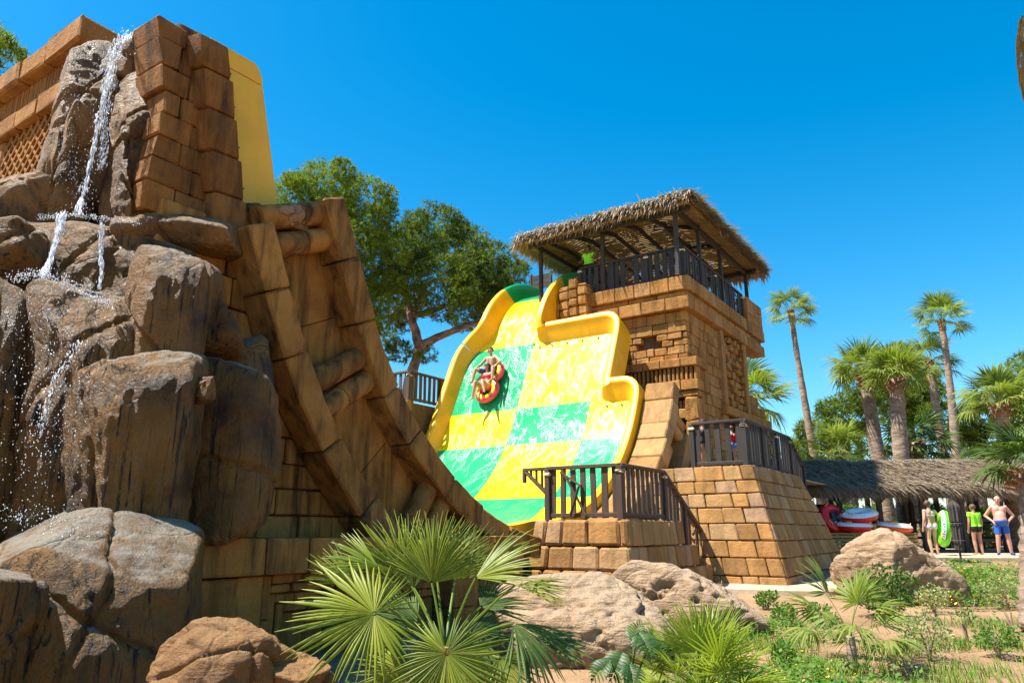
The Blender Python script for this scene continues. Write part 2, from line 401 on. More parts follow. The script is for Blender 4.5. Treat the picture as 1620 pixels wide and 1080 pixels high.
def slab(name, outline, z0, z1, mat, bevel=0.03):
    n = len(outline); V = [(x, y, z0) for x, y in outline] + [(x, y, z1) for x, y in outline]
    F = [tuple(range(n - 1, -1, -1)), tuple(range(n, 2 * n))] + [(i, (i + 1) % n, n + (i + 1) % n, n + i) for i in range(n)]
    V, F = bev(V, F, bevel)
    me = bpy.data.meshes.new(name); me.from_pydata(V, [], F); me.materials.append(M[mat]); me.update()
    return solo(name, me, kind='structure')
slab('path', [tuple(W(u, v)[:2]) for u, v in ((16.2, 9.0), (16.6, 4.6), (17.0, 3.55), (19.5, 2.9), (23.0, 2.6), (23.6, 6.5), (18.5, 9.0))], -0.3, 0.43, 'paving', 0.04)
plz = [(11.9, 22.9), (13.2, 23.1), (14.6, 22.95), (16.2, 22.75), (18.5, 22.3), (24, 22), (24, 40), (8.5, 40), (8.5, 27), (10.2, 24.2)]
slab('plaza', plz, 0.0, 0.88, 'paving', 0.05)
# ------------------------------------------------------------------ the U-shaped slide
U0, Z0, FLAT, RAD, ANG = 13.9, 1.45, 0.4, 6.2, R(66)
S_ARC = FLAT + RAD * ANG; S_TOP = S_ARC + (8.8 - (Z0 + RAD * (1 - math.cos(ANG)))) / math.sin(ANG); R_TOP = 3.5
def PF(s, off=0.0):
    sg = 1 if s >= 0 else -1; a = abs(s)
    if sg < 0: off -= 0.42 * min(1, a / 3.0)
    if a < FLAT: u, z, t = a, Z0, 0.0
    elif a < S_ARC:
        t = (a - FLAT) / RAD; u = FLAT + RAD * math.sin(t); z = Z0 + RAD * (1 - math.cos(t))
    elif a < S_TOP or sg < 0:
        t = ANG; k = a - S_ARC; u = FLAT + RAD * math.sin(ANG) + k * math.cos(ANG); z = Z0 + RAD * (1 - math.cos(ANG)) + k * math.sin(ANG)
    else:
        ub = FLAT + RAD * math.sin(ANG) + (S_TOP - S_ARC) * math.cos(ANG); zb = 8.8
        k = a - S_TOP; t = ANG - min(k / R_TOP, ANG)
        u = ub + R_TOP * (math.sin(ANG) - math.sin(t)); z = zb + R_TOP * (math.cos(t) - math.cos(ANG))
        ex = k - R_TOP * ANG
        if ex > 0: u += ex
    u -= math.sin(t) * off; z += math.cos(t) * off
    return U0 + sg * u, z
def s_of_z(z):
    if z < Z0 + RAD * (1 - math.cos(ANG)): return FLAT + RAD * math.acos(1 - (z - Z0) / RAD)
    return S_ARC + (z - (Z0 + RAD * (1 - math.cos(ANG)))) / math.sin(ANG)
slide = Thing('water_slide', 'giant yellow and green chequered half-pipe water slide running up to the tower', 'water slide', (U0, 12.7, 1.0), True)
VN, VF, VA, VB = 9.32, 16.3, 13.5, 10.72          # near edge, far edge, panel seams
S8, S5, S4, S2 = (s_of_z(z) for z in (8.05, 5.55, 4.27, 2.5))
STEP1, STEP2 = s_of_z(7.94), s_of_z(5.42)
CH0, CH1 = 13.45, 15.35                           # the chute at the top
def lane(s0, s1, v0, v1, mat, name='slide_panel'):
    ns = max(2, int(abs(s1 - s0) / 0.18)); nv = max(2, int(abs(v1 - v0) / 0.6)); g = 0.004
    V, F = [], []
    for o in (0.0, -0.07):
        b = len(V)
        for i in range(ns + 1):
            s = s0 + (s1 - s0) * i / ns
            for j in range(nv + 1):
                v = v0 + g + (v1 - v0 - 2 * g) * j / nv; u, z = PF(s, o); V.append((u, v, z))
        for i in range(ns):
            for j in range(nv):
                a = b + i * (nv + 1) + j; q = (a, a + nv + 1, a + nv + 2, a + 1)
                F.append(q[::-1] if o == 0 else q)
    return slide.part(name, V, F, mat, smooth=True)
Y, G = 'laneY', 'laneG'
lane(S8, S_TOP + 1.9, CH0, VF - 0.4, Y); lane(S_TOP + 1.9, S_TOP + 4.6, CH0, VF - 0.4, G)
lane(STEP1, STEP1 + 0.45, CH0 - 0.42, CH0, Y); lane(STEP2, STEP2 + 0.45, VB - 0.75, VB - 0.34, Y)
lane(STEP2, S5, VB - 0.36, VB, Y); lane(S5, S8, VA, VF, G); lane(S5, STEP1, VB - 0.35, VA, Y)
lane(S4, S5, VA, VF, Y); lane(S4, S5, VB, VA, G); lane(S4, STEP2, VN, VB, Y)
lane(S2, S4, VA, VF, G); lane(S2, S4, VB, VA, Y); lane(S2, S4, VN, VB, G)
lane(0.9, S2, VA, VF, Y); lane(0.9, S2, VB, VA, G); lane(0.9, S2, VN, VB, Y)
lane(-2.6, 0.9, VA, VF, G); lane(-2.6, 0.9, VB, VA, Y); lane(-2.6, 0.9, VN, VB, G)
for k in range(3):
    a, b = -2.6 - k * 2.1, -4.7 - k * 2.1
    for q, (v0, v1) in enumerate(((VN, VB), (VB, VA), (VA, VF))): lane(b, a, v0, v1, Y if (k + q) % 2 else G)
def rounded(path, rs, n=7):
    out = [path[0]]
    for i in range(1, len(path) - 1):
        p0, p, p1 = (Vector(path[i - 1]), Vector(path[i]), Vector(path[i + 1]))
        a = (p0 - p); b = (p1 - p); rr = min(rs if not isinstance(rs, (list, tuple)) else rs[i - 1], a.length * 0.45, b.length * 0.45)
        A = p + a.normalized() * rr; B = p + b.normalized() * rr
        for k in range(n + 1):
            t = k / n; q = A * (1 - t) ** 2 + p * 2 * t * (1 - t) + B * t * t; out.append((q.x, q.y))
    out.append(path[-1]); return out
def dense(path, step=0.2):
    out = []
    for a, b in zip(path, path[1:]):
        a, b = Vector(a), Vector(b); k = max(1, int((b - a).length / step))
        for i in range(k): out.append(tuple(a + (b - a) * i / k))
    out.append(tuple(path[-1])); return out
def rim(path, side, h, th, mat, name='side_wall', hfun=None):
    pts = dense(path); n = len(pts); V, F = [], []
    prof_ = lambda h, f: [(0.0, -0.02), (f * 0.5, h * 0.52), (f - 0.02, h - 0.04), (f, h - 0.005), (f + 0.04, h + 0.015), (f + th - 0.05, h + 0.015), (f + th - 0.005, h - 0.01), (f + th, h - 0.06), (f + th, -0.5), (f + th - 0.08, -0.5), (f + th - 0.08, -0.05)]
    for i, (s, v) in enumerate(pts):
        a = Vector(pts[max(0, i - 1)]); b = Vector(pts[min(n - 1, i + 1)]); t = (b - a).normalized()
        L = Vector((t.y, -t.x)) * side; hh = hfun(s, v) if hfun else h
        for (x, y) in prof_(hh, 0.22 + 0.24 * t.y * t.y * (s > 2)):
            ss, vv = s + L.x * x, v + L.y * x; u, z = PF(ss, y); V.append((u, vv, z))
    m = len(prof_(h, 0.2))
    for i in range(n - 1):
        for k in range(m):
            q = (i * m + k, i * m + (k + 1) % m, (i + 1) * m + (k + 1) % m, (i + 1) * m + k); F.append(q if side > 0 else q[::-1])
    F.append(tuple(range(m))); F.append(tuple((n - 1) * m + k for k in range(m - 1, -1, -1)))
    return slide.part(name, V, F, mat, smooth=True)
def smooth_angle(o, deg=35):
    me = o.data; me.polygons.foreach_set('use_smooth', [True] * len(me.polygons))
    try: me.set_sharp_from_angle(angle=R(deg))
    except Exception: pass
SG = S_TOP + 1.9
near = rounded([(-8.9, VN), (STEP2, VN), (STEP2, VB - 0.32), (STEP1, VB - 0.32), (STEP1, CH0), (SG, CH0)], [0.22, 0.5, 0.24, 0.6])
hn = lambda s, v: 0.38 + 0.24 * min(1, max(0, (v - 12.9) / 0.5)) * min(1, max(0, (s - STEP1) / 0.8))
def rim_pieces(path, side, h, th, mat, hfun, n):
    P = dense(path); k = len(P) // n
    for i in range(n):
        q = P[i * k:((i + 1) * k + 1) if i < n - 1 else len(P)]
        a, b = Vector(q[-2]), Vector(q[-1])
        if i < n - 1: q = q[:-1] + [tuple(b - (b - a).normalized() * 0.005)]
        smooth_angle(rim(q, side, h, th, mat, hfun=hfun))
rim_pieces(near, 1, 0.5, 0.22, 'rimY', hn, 11)
o = rim([(SG, CH0), (SG + 2.4, CH0)], 1, 0.62, 0.22, 'rimG'); smooth_angle(o)
far = rounded([(-8.9, VF), (S8 - 0.25, VF), (S8 + 0.55, CH1), (SG, CH1)], 0.7)
rim_pieces(far, -1, 0.6, 0.22, 'rimY', lambda s, v: 0.46 + 0.16 * min(1, max(0, (s - S8) / 0.8)), 10)
o = rim([(SG, CH1), (SG + 2.4, CH1)], -1, 0.62, 0.22, 'rimG'); smooth_angle(o)
# the left end of the half-pipe: the deep outer skin seen above the rock
for prf in ([(5.2, 5.0), (7.0, 5.0), (6.84, 5.6), (6.62, 6.45), (6.35, 7.5), (6.145, 8.30), (5.2, 8.28)], [(5.2, 8.295), (6.15, 8.315), (6.115, 8.46), (6.06, 8.56), (5.97, 8.62), (5.2, 8.60)]):
    n = len(prf); V = [(u, VN - 0.45, z) for u, z in prf] + [(u, VF + 0.3, z) for u, z in prf]
    F = [tuple(range(n)), tuple(range(2 * n - 1, n - 1, -1))] + [(i, n + i, n + (i + 1) % n, (i + 1) % n) for i in range(n)]
    V, F = bev(V, F, 0.012, 0, 2); o = slide.part('end_skin', V, F, 'rimY'); smooth_angle(o, 40)
for z in (5.9, 6.5, 7.1, 7.7, 8.2): slide.part('bolt', *tube([(5.98 - 0.24 * (z - 6.5), VN - 0.455, z), (5.98 - 0.24 * (z - 6.5), VN - 0.47, z)], 0.012, 6), 'bolt')
for v in (10.9, 11.5, 12.1, 12.7, 13.2):
    u, z = PF(STEP1 - 0.12, 0.01); slide.part('bolt', *tube([(u, v, z), (u - 0.05, v, z + 0.02)], 0.03, 6), 'bolt')
for v in (9.6, 10.1):
    u, z = PF(STEP2 - 0.12, 0.01); slide.part('bolt', *tube([(u, v, z), (u - 0.05, v, z + 0.02)], 0.03, 6), 'bolt')

# ------------------------------------------------------------------ carved side wall that carries the slide
supp = Thing('slide_support_wall', 'ochre cast stone wall with curved block ribs carrying the near edge of the slide', 'stone wall', (9.0, 8.4, 0), True)
def pfs(s, off):   # support profile: same curve without the lane drop
    sg = 1 if s >= 0 else -1
    u, z = PF(abs(s), off); return U0 + sg * (u - U0), z
def rib(T, s0, s1, o0, o1, vf, vb, seg, name='rib_block', mat='cast', jag=None):
    n = max(1, round((s1 - s0) / seg))
    cuts = [s0 + (s1 - s0) * (i + (rnd.uniform(-0.14, 0.14) if 0 < i < n else 0)) / n for i in range(n + 1)]
    for a, b in zip(cuts, cuts[1:]):
        g = 0.008; V = []; k = 2; pr = rnd.uniform(-0.03, 0.03)
        for i in range(k + 1):
            s = a + g + (b - a - 2 * g) * i / k
            for v, off in ((vf + pr, o1 - pr), (vf + pr, o0), (vb, o0), (vb, o1 - pr)):
                u, z = pfs(s, -off); V.append((u, v, z))
        F = [(3, 2, 1, 0)] + [(i * 4 + j, i * 4 + (j + 1) % 4, i * 4 + 4 + (j + 1) % 4, i * 4 + 4 + j) for i in range(k) for j in range(4)] + [tuple(k * 4 + j for j in range(4))]
        V2, F2 = bev(V, F, 0.03, 0.008); o = T.part(name, V2, F2, mat); smooth_angle(o, 30)
LB, LA = -s_of_z(6.62), -s_of_z(6.35)
rib(supp, LB, -1.0, 0.0, 0.42, 8.0, 8.95, 0.98)
rib(supp, -s_of_z(6.35), -4.2, 1.5, 1.93, 8.0, 8.55, 0.92)
def crossbar(T, s, o0, o1, v, r, cut=True, mat='cast'):
    a = pfs(s, -o0); b = pfs(s, -o1); A = Vector((a[0], v, a[1])); B = Vector((b[0], v, b[1]))
    c = rnd.uniform(0.35, 0.65)
    for t0, t1 in (((0, c - 0.008), (c + 0.008, 1)) if cut else ((0, 1),)):
        V, F = tube([lerp(A, B, t0), lerp(A, B, t0 + 0.02), lerp(A, B, t1 - 0.02), lerp(A, B, t1)], [r * 0.9, r, r, r * 0.9], 14)
        o = T.part('cross_bar', V, F, mat); smooth_angle(o, 50)
for s, cut in ((-s_of_z(6.45), False), (-s_of_z(6.08), True), (-s_of_z(4.42), False), (-s_of_z(4.12), True), (-s_of_z(2.62), False), (-s_of_z(2.40), False)):
    crossbar(supp, s, 0.38, 1.55, 8.28, 0.185, cut)
def panel(T, s0, s1, o0, o1, v, name='recess_panel', mat='cast'):
    k = max(2, int(abs(s1 - s0) / 0.25)); V = []; F = []
    for vv in (v, v + 0.25):
        for i in range(k + 1):
            s = s0 + (s1 - s0) * i / k
            for j in range(7): u, z = pfs(s, -(o0 + (o1 - o0) * j / 6)); V.append((u, vv, z))
    h = (k + 1) * 7
    for i in range(k):
        for j in range(6):
            a = i * 7 + j; F += [(a, a + 7, a + 8, a + 1), (h + a, h + a + 1, h + a + 8, h + a + 7)]
    T.part(name, V, F, mat, smooth=True)
cuts = [LB + 0.05, -s_of_z(5.0), -s_of_z(3.3), -s_of_z(2.1), -1.0]
for a, b in zip(cuts, cuts[1:]): panel(supp, a + 0.006, b - 0.006, 0.3, 1.6, 8.46)
# plain blocks below the outer rib
def outside_rib(c, p0, p1):
    u, z = c.x, c.z
    if u > 13.4: return True
    d = math.hypot(u - (U0 - FLAT), z - (Z0 + RAD)); off = d - RAD
    if z > 5.1: off = (U0 - pfs(s_of_z(z), 0)[0] + 0) and (pfs(-s_of_z(z), 0)[0] - u) * math.sin(ANG)
    return off < 1.62
course_wall(supp, None, (4.6, 8.56, 1.45), (12.6, 8.56, 1.45), (12.6, 8.56, 5.75), (4.6, 8.56, 5.75), [0, .085, .17, .25, .335, .42, .52, .62, .72, .82, .91, 1], 0.62, 0.3, 0.02, 'cast', 0.02, 0.004, 0.03, outside_rib, inward=(0, 1, 0))
supp.part('core', *box_vf(4.7, 13.2, 8.80, 9.0, -0.3, 1.6), 'mortar')
V, F = [], []
for i in range(26):      # core behind the blocks, following the U
    s = -s_of_z(6.3) + (s_of_z(6.3) - 1.0) * i / 25; u, z = pfs(s, -0.45); V += [(u, 8.72, z), (u, 8.72, -0.2), (u, 8.93, z), (u, 8.93, -0.2)]
V = [(4.55, 8.72, 5.9), (4.55, 8.72, -0.2), (4.55, 8.93, 5.9), (4.55, 8.93, -0.2)] + V
for i in range(26): a = i * 4; F += [(a, a + 1, a + 5, a + 4), (a + 2, a + 6, a + 7, a + 3), (a, a + 4, a + 6, a + 2)]
supp.part('core', V, F, 'mortar')
# ledge and frieze at its foot
xs_ = [5.02, 5.95, 6.62, 7.5, 8.2, 9.0, 9.9, 10.7, 11.6]
for a, b in zip(xs_, xs_[1:]):
    V, F = box_vf(a + 0.008, b - 0.008, 7.62, 8.5, 1.09, 1.52); V, F = bev(V, F, 0.035, 0.006, 2); supp.part('ledge_block', V, F, 'cast')
def fb(name, u0, u1, z0, z1, v0, v1=8.5):
    V, F = box_vf(u0, u1, v0, v1, z0, z1); V, F = bev(V, F, 0.018, 0.004); supp.part(name, V, F, 'cast')
for k in range(3):
    b = 5.08 + k * 2.3
    fb('pier_block', b, b + 0.56, 0.42, 1.07, 7.70); fb('pier_block', b + 0.01, b + 0.55, -0.25, 0.405, 7.70)
    fb('pier_block', b + 0.6, b + 1.0, -0.25, 1.07, 7.80)
    fb('frieze_block', b + 1.04, b + 1.17, 0.55, 1.07, 7.86); fb('frieze_block', b + 1.04, b + 1.17, -0.25, 0.535, 7.86)
    fb('frieze_block', b + 1.19, b + 1.66, 0.965, 1.075, 7.87); fb('frieze_block', b + 1.675, b + 2.26, 0.965, 1.075, 7.87)
    fb('frieze_block', b + 1.19, b + 1.5, 0.85, 0.95, 7.90); fb('frieze_block', b + 1.515, b + 2.26, 0.85, 0.95, 7.90)
    fb('frieze_block', b + 1.19, b + 1.3, -0.25, 0.835, 7.93); fb('frieze_block', b + 1.32, b + 1.62, 0.73, 0.835, 7.96); fb('frieze_block', b + 1.635, b + 2.26, 0.73, 0.835, 7.96)
    fb('frieze_block', b + 1.38, b + 1.5, -0.25, 0.71, 7.99); fb('frieze_block', b + 1.52, b + 1.9, 0.6, 0.715, 8.02); fb('frieze_block', b + 1.915, b + 2.26, 0.6, 0.715, 8.02)
    fb('frieze_block', b + 1.56, b + 2.26, -0.25, 0.58, 8.1)
# right limb
sup2 = Thing('slide_support_wall', 'tan block ribs with round cross bars beside the yellow slide rim under the tower', 'stone wall', (19.5, 8.4, 0.4), True)
rib(sup2, 2.2, s_of_z(5.85), -0.12, 0.38, 7.92, 8.84, 0.72, mat='clad')
rib(sup2, 3.4, s_of_z(5.0), 1.3, 1.75, 7.95, 8.6, 1.0, mat='clad')
for z in (5.2, 4.9, 3.55, 3.25, 2.0, 1.8): crossbar(sup2, s_of_z(z) , 0.3, 1.4, 8.25, 0.17, False, 'clad')
cuts = [1.5, s_of_z(2.6), s_of_z(4.2), s_of_z(5.8)]
for a, b in zip(cuts, cuts[1:]): panel(sup2, a + 0.006, b - 0.006, 0.25, 1.42, 8.44, mat='clad')
panel(sup2, 1.5, s_of_z(5.6), 1.4, 2.6, 8.55, 'core', 'clad')
# under-slide mass so that nothing shows hollow
V, F = [], []
for i in range(30):
    s = 1.0 + (s_of_z(9.0) - 1.0) * i / 29; u, z = pfs(s, -0.55)
    for v in (9.05 if z < 4.9 else 10.8, 16.4): V += [(u, v, z), (u, v, 0.0)]
for i in range(29): a = i * 4; F += [(a, a + 4, a + 5, a + 1), (a + 2, a + 3, a + 7, a + 6), (a, a + 2, a + 6, a + 4)]
sup2.part('core', V, F, 'mortar')

# ------------------------------------------------------------------ left temple block above the rocks
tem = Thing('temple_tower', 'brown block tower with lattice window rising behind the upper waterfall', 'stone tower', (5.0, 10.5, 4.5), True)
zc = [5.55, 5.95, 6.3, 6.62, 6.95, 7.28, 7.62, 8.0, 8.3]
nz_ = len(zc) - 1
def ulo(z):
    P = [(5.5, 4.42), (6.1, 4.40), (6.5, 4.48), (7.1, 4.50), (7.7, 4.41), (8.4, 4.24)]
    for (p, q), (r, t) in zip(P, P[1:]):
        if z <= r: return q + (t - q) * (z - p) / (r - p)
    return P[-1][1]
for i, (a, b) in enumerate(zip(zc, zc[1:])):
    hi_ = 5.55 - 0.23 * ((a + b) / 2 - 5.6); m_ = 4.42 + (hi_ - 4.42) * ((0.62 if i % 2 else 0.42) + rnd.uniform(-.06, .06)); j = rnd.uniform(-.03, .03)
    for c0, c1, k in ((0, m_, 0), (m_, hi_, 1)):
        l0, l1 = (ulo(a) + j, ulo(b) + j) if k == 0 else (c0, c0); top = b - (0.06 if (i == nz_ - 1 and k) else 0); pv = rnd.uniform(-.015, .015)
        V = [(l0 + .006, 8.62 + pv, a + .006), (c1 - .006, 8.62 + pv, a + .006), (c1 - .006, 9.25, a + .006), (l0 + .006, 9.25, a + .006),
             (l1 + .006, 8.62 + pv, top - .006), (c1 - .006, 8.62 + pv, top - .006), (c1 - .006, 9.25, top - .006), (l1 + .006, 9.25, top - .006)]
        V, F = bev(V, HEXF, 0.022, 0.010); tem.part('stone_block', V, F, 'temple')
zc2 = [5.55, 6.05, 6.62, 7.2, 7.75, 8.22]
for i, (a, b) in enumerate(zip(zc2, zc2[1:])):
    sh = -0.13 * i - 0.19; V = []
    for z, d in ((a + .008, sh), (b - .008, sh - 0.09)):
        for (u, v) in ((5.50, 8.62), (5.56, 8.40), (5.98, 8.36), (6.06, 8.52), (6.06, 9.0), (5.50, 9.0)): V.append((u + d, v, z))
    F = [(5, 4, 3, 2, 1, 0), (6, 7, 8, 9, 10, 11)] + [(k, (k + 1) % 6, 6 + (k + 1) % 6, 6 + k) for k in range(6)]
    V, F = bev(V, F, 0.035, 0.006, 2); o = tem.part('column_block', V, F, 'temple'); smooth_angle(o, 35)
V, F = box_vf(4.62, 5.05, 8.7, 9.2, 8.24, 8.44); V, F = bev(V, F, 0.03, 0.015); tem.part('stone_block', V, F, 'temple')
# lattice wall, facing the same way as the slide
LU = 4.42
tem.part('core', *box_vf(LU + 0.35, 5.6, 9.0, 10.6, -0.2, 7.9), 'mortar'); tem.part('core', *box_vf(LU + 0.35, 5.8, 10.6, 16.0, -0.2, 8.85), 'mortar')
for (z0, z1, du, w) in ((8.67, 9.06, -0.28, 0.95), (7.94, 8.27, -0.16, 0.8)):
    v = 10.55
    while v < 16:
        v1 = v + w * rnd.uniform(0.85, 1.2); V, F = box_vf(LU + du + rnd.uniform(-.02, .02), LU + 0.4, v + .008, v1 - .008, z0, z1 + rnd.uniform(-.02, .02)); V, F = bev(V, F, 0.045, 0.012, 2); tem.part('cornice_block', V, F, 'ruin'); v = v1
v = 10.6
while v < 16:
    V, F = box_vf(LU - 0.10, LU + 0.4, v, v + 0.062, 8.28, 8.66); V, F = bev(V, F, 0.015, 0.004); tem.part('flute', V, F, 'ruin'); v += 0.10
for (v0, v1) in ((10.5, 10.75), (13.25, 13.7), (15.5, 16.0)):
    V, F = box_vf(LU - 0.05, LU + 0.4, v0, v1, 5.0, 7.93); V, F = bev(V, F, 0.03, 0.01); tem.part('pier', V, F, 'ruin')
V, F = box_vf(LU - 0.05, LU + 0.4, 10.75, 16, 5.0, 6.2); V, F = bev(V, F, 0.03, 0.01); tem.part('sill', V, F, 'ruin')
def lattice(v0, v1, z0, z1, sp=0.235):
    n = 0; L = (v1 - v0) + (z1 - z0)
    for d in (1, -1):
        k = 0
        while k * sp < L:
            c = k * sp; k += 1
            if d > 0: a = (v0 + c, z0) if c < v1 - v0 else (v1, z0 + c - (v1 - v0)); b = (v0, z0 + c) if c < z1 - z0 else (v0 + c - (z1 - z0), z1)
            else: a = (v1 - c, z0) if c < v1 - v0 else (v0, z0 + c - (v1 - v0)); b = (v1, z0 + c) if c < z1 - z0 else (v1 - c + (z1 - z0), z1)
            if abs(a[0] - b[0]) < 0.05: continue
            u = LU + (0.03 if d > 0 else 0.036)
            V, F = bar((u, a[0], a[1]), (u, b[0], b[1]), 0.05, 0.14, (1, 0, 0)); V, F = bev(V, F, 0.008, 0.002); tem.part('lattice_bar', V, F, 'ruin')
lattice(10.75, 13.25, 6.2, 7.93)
# ------------------------------------------------------------------ the slide tower
tow = Thing('stone_tower', 'tall ochre block tower with carved panel and cornice beside the slide top', 'tower', (25.5, 10.5, 0.4), True)
TU, TV = 22.55, 8.35
for b in ((TU + .2, 25.95, TV + .2, 15.5, 0.4, 9.3), (27.95, 28.75, TV + .2, 15.5, 0.4, 9.3), (25.95, 27.95, TV + .2, 15.5, 5.85, 9.3), (25.95, 27.95, TV + 1.6, 15.5, 0.4, 5.85)):
    tow.part('core', *box_vf(*b), 'mortar')
tow.part('doorway_shade_sheet', *box_vf(25.97, 27.93, TV + 1.5, TV + 1.58, 3.2, 5.84), 'black')  # black sheet closing the recess, its colour standing in for shade indoors
tow.part('deck', *box_vf(22.6, 31.0, 8.4, 16.0, 9.25, 9.78), 'mortar')
def blk(T, u0, u1, v0, v1, z0, z1, mat='stone', be=0.022, jit=0.008, name='stone_block', parent=None):
    V, F = box_vf(u0, u1, v0, v1, z0, z1); V, F = bev(V, F, be, jit); return T.part(name, V, F, mat, parent)
def run_blocks(T, along, a0, a1, fixed0, fixed1, z0, z1, w, mat='stone', name='cornice_block', step=None):
    a = a0
    while a < a1 - 0.02:
        b = a + w * rnd.uniform(0.75, 1.25)
        if a1 - b < w * 0.5: b = a1
        j = rnd.uniform(-0.015, 0.015)
        if along == 'v': blk(T, fixed0 + j, fixed1, a + .008, b - .008, z0, z1, mat, name=name)
        else: blk(T, a + .008, b - .008, fixed0 + j, fixed1, z0, z1, mat, name=name)
        a = b
V0 = 8.1
# deck cornice: three courses on the front and on the right side
for z0, z1, d, w in ((9.37, 9.85, 0.0, 0.72), (9.17, 9.355, 0.12, 0.9), (8.74, 9.155, 0.03, 0.85)):
    run_blocks(tow, 'v', V0 + d, 12.3, 22.28 + d, TU + 0.3, z0, z1, w)
    run_blocks(tow, 'u', TU + 0.31, 31.1 - d, V0 + d, TV + 0.4, z0, z1, w * 1.05)
tow.part('soffit', *box_vf(28.7, 30.9, 8.5, 12, 8.8, 9.2), 'mortar')
# parapet at the far end
for i, (z0, z1) in enumerate(((9.86, 10.2), (10.21, 10.55), (10.56, 10.92))):
    run_blocks(tow, 'u', 29.0 + 0.03 * i, 31.1, V0 + 0.03, V0 + 0.5, z0, z1, 0.7, name='parapet_block')
# front face: plain course, patchwork of small blocks, cornice with flutes, lower field
course_wall(tow, None, (TU, 12.3, 8.02), (TU, TV, 8.02), (TU, TV, 8.73), (TU, 12.3, 8.73), [0, .5, 1], 0.55, 0.3, 0.014, 'stone', 0.015, 0.006, 0.03, inward=(1, 0, 0))
def fhole(c, a, b): return 9.45 < c.y < 9.95 and 7.62 < c.z < 7.9
course_wall(tow, None, (TU, 12.3, 7.06), (TU, TV - 0.02, 7.06), (TU, TV - 0.02, 8.01), (TU, 12.3, 8.01), [0, .22, .52, .76, 1], 0.42, 0.3, 0.018, 'stone', 0.025, 0.01, 0.035, fhole, inward=(1, 0, 0))
run_blocks(tow, 'v', 7.98, 12.3, 22.28, TU + 0.3, 6.78, 7.06, 0.6)
run_blocks(tow, 'v', 7.98, 12.3, 22.28, TU + 0.3, 6.0, 6.33, 0.62)
v = 8.05
while v < 12.2:
    blk(tow, TU - 0.18, TU + 0.2, v, v + 0.085, 6.335, 6.775, 'stone', 0.02, 0.008, 'flute'); v += 0.15
course_wall(tow, None, (TU, 12.3, 3.2), (TU, 8.95, 3.2), (TU, 8.95, 5.98), (TU, 12.3, 5.98), [0, .13, .26, .4, .53, .66, .8, .9, 1], 0.6, 0.3, 0.014, 'stone', 0.02, 0.008, 0.04, inward=(1, 0, 0))
for z0, z1 in ((3.2, 4.15), (4.16, 5.0), (5.01, 5.75)): blk(tow, 22.3, TU + .3, 8.02, 8.48, z0, z1, 'stone', 0.05, 0.025, 'pilaster_block')
blk(tow, 22.35, TU + .3, 8.02, 8.9, 5.76, 5.985, 'stone', 0.04, 0.02)
for k in range(3): blk(tow, TU - 0.06, TU + .2, 8.52 + k * 0.13, 8.61 + k * 0.13, 5.45, 5.7, 'stone', 0.02, 0.01, 'flute')
run_blocks(tow, 'v', 8.5, 8.94, TU - 0.1, TU + .3, 5.1, 5.42, 0.3, name='stone_block')
# right face
def rskip(c, a, b):
    if 25.75 < c.x < 28.5 and c.z > 5.95: return True
    if 25.9 < c.x < 28.0 and c.z < 5.85: return True
    return False
course_wall(tow, None, (TU + .31, TV, 3.2), (28.8, TV, 3.2), (28.8, TV, 8.73), (TU + .31, TV, 8.73), [i / 15 for i in range(16)], 0.5, 0.3, 0.014, 'stone', 0.018, 0.006, 0.05, rskip, inward=(0, 1, 0))
run_blocks(tow, 'u', TU + .31, 23.4, 7.98, TV - 0.06, 6.78, 7.06, 0.55); run_blocks(tow, 'u', TU + .31, 23.4, 7.98, TV - 0.06, 6.0, 6.33, 0.55)
for k in range(5): blk(tow, TU + .34 + k * 0.15, TU + .43 + k * 0.15, TV - 0.22, TV - 0.06, 6.335, 6.775, 'stone', 0.02, 0.008, 'flute')
# carved panel with its frame
pan = blk(tow, 25.9, 28.35, TV + 0.06, TV + 0.3, 6.0, 9.1, 'stone', 0.01, 0.0, 'carved_panel')
for (u0, u1) in ((25.62, 25.8), (25.82, 25.98), (28.2, 28.34), (28.36, 28.6)): blk(tow, u0, u1, TV - 0.14, TV + .3, 5.95, 8.74, 'stone', 0.02, 0.006, 'frame_pillar')
for ri in range(10):
    z0 = 6.05 + ri * 0.268; u = 26.02
    while u < 28.15:
        w = rnd.uniform(0.12, 0.34)
        if rnd.random() < 0.85:
            V, F = box_vf(u, min(u + w, 28.18), TV - rnd.uniform(0.02, 0.16), TV + .1, z0, z0 + rnd.uniform(0.16, 0.26))
            if ri in (0, 9): V = [(x + (z - z0) * 0.5, y, z) for x, y, z in V]
            V, F = bev(V, F, 0.035, 0.02); tow.part('carving', V, F, 'stone', pan)
        u += w + 0.03
blk(tow, 25.5, 28.6, TV - 0.25, TV + .2, 5.62, 5.94, 'stone', 0.03, 0.01, 'lintel')
blk(tow, 25.35, 25.9, TV - 0.12, TV + .2, 5.2, 5.6, 'stone', 0.03, 0.01, 'lintel')
# stepped ruin at the far end of the right face
for i in range(10):
    z0 = 3.2 + i * 0.37; end = 32.3 - (max(0, i - 7) * 0.9) - rnd.uniform(0, .15)
    run_blocks(tow, 'u', 28.82, end, TV + 0.05, TV + 0.6, z0, z0 + 0.36, 0.6, name='stone_block')
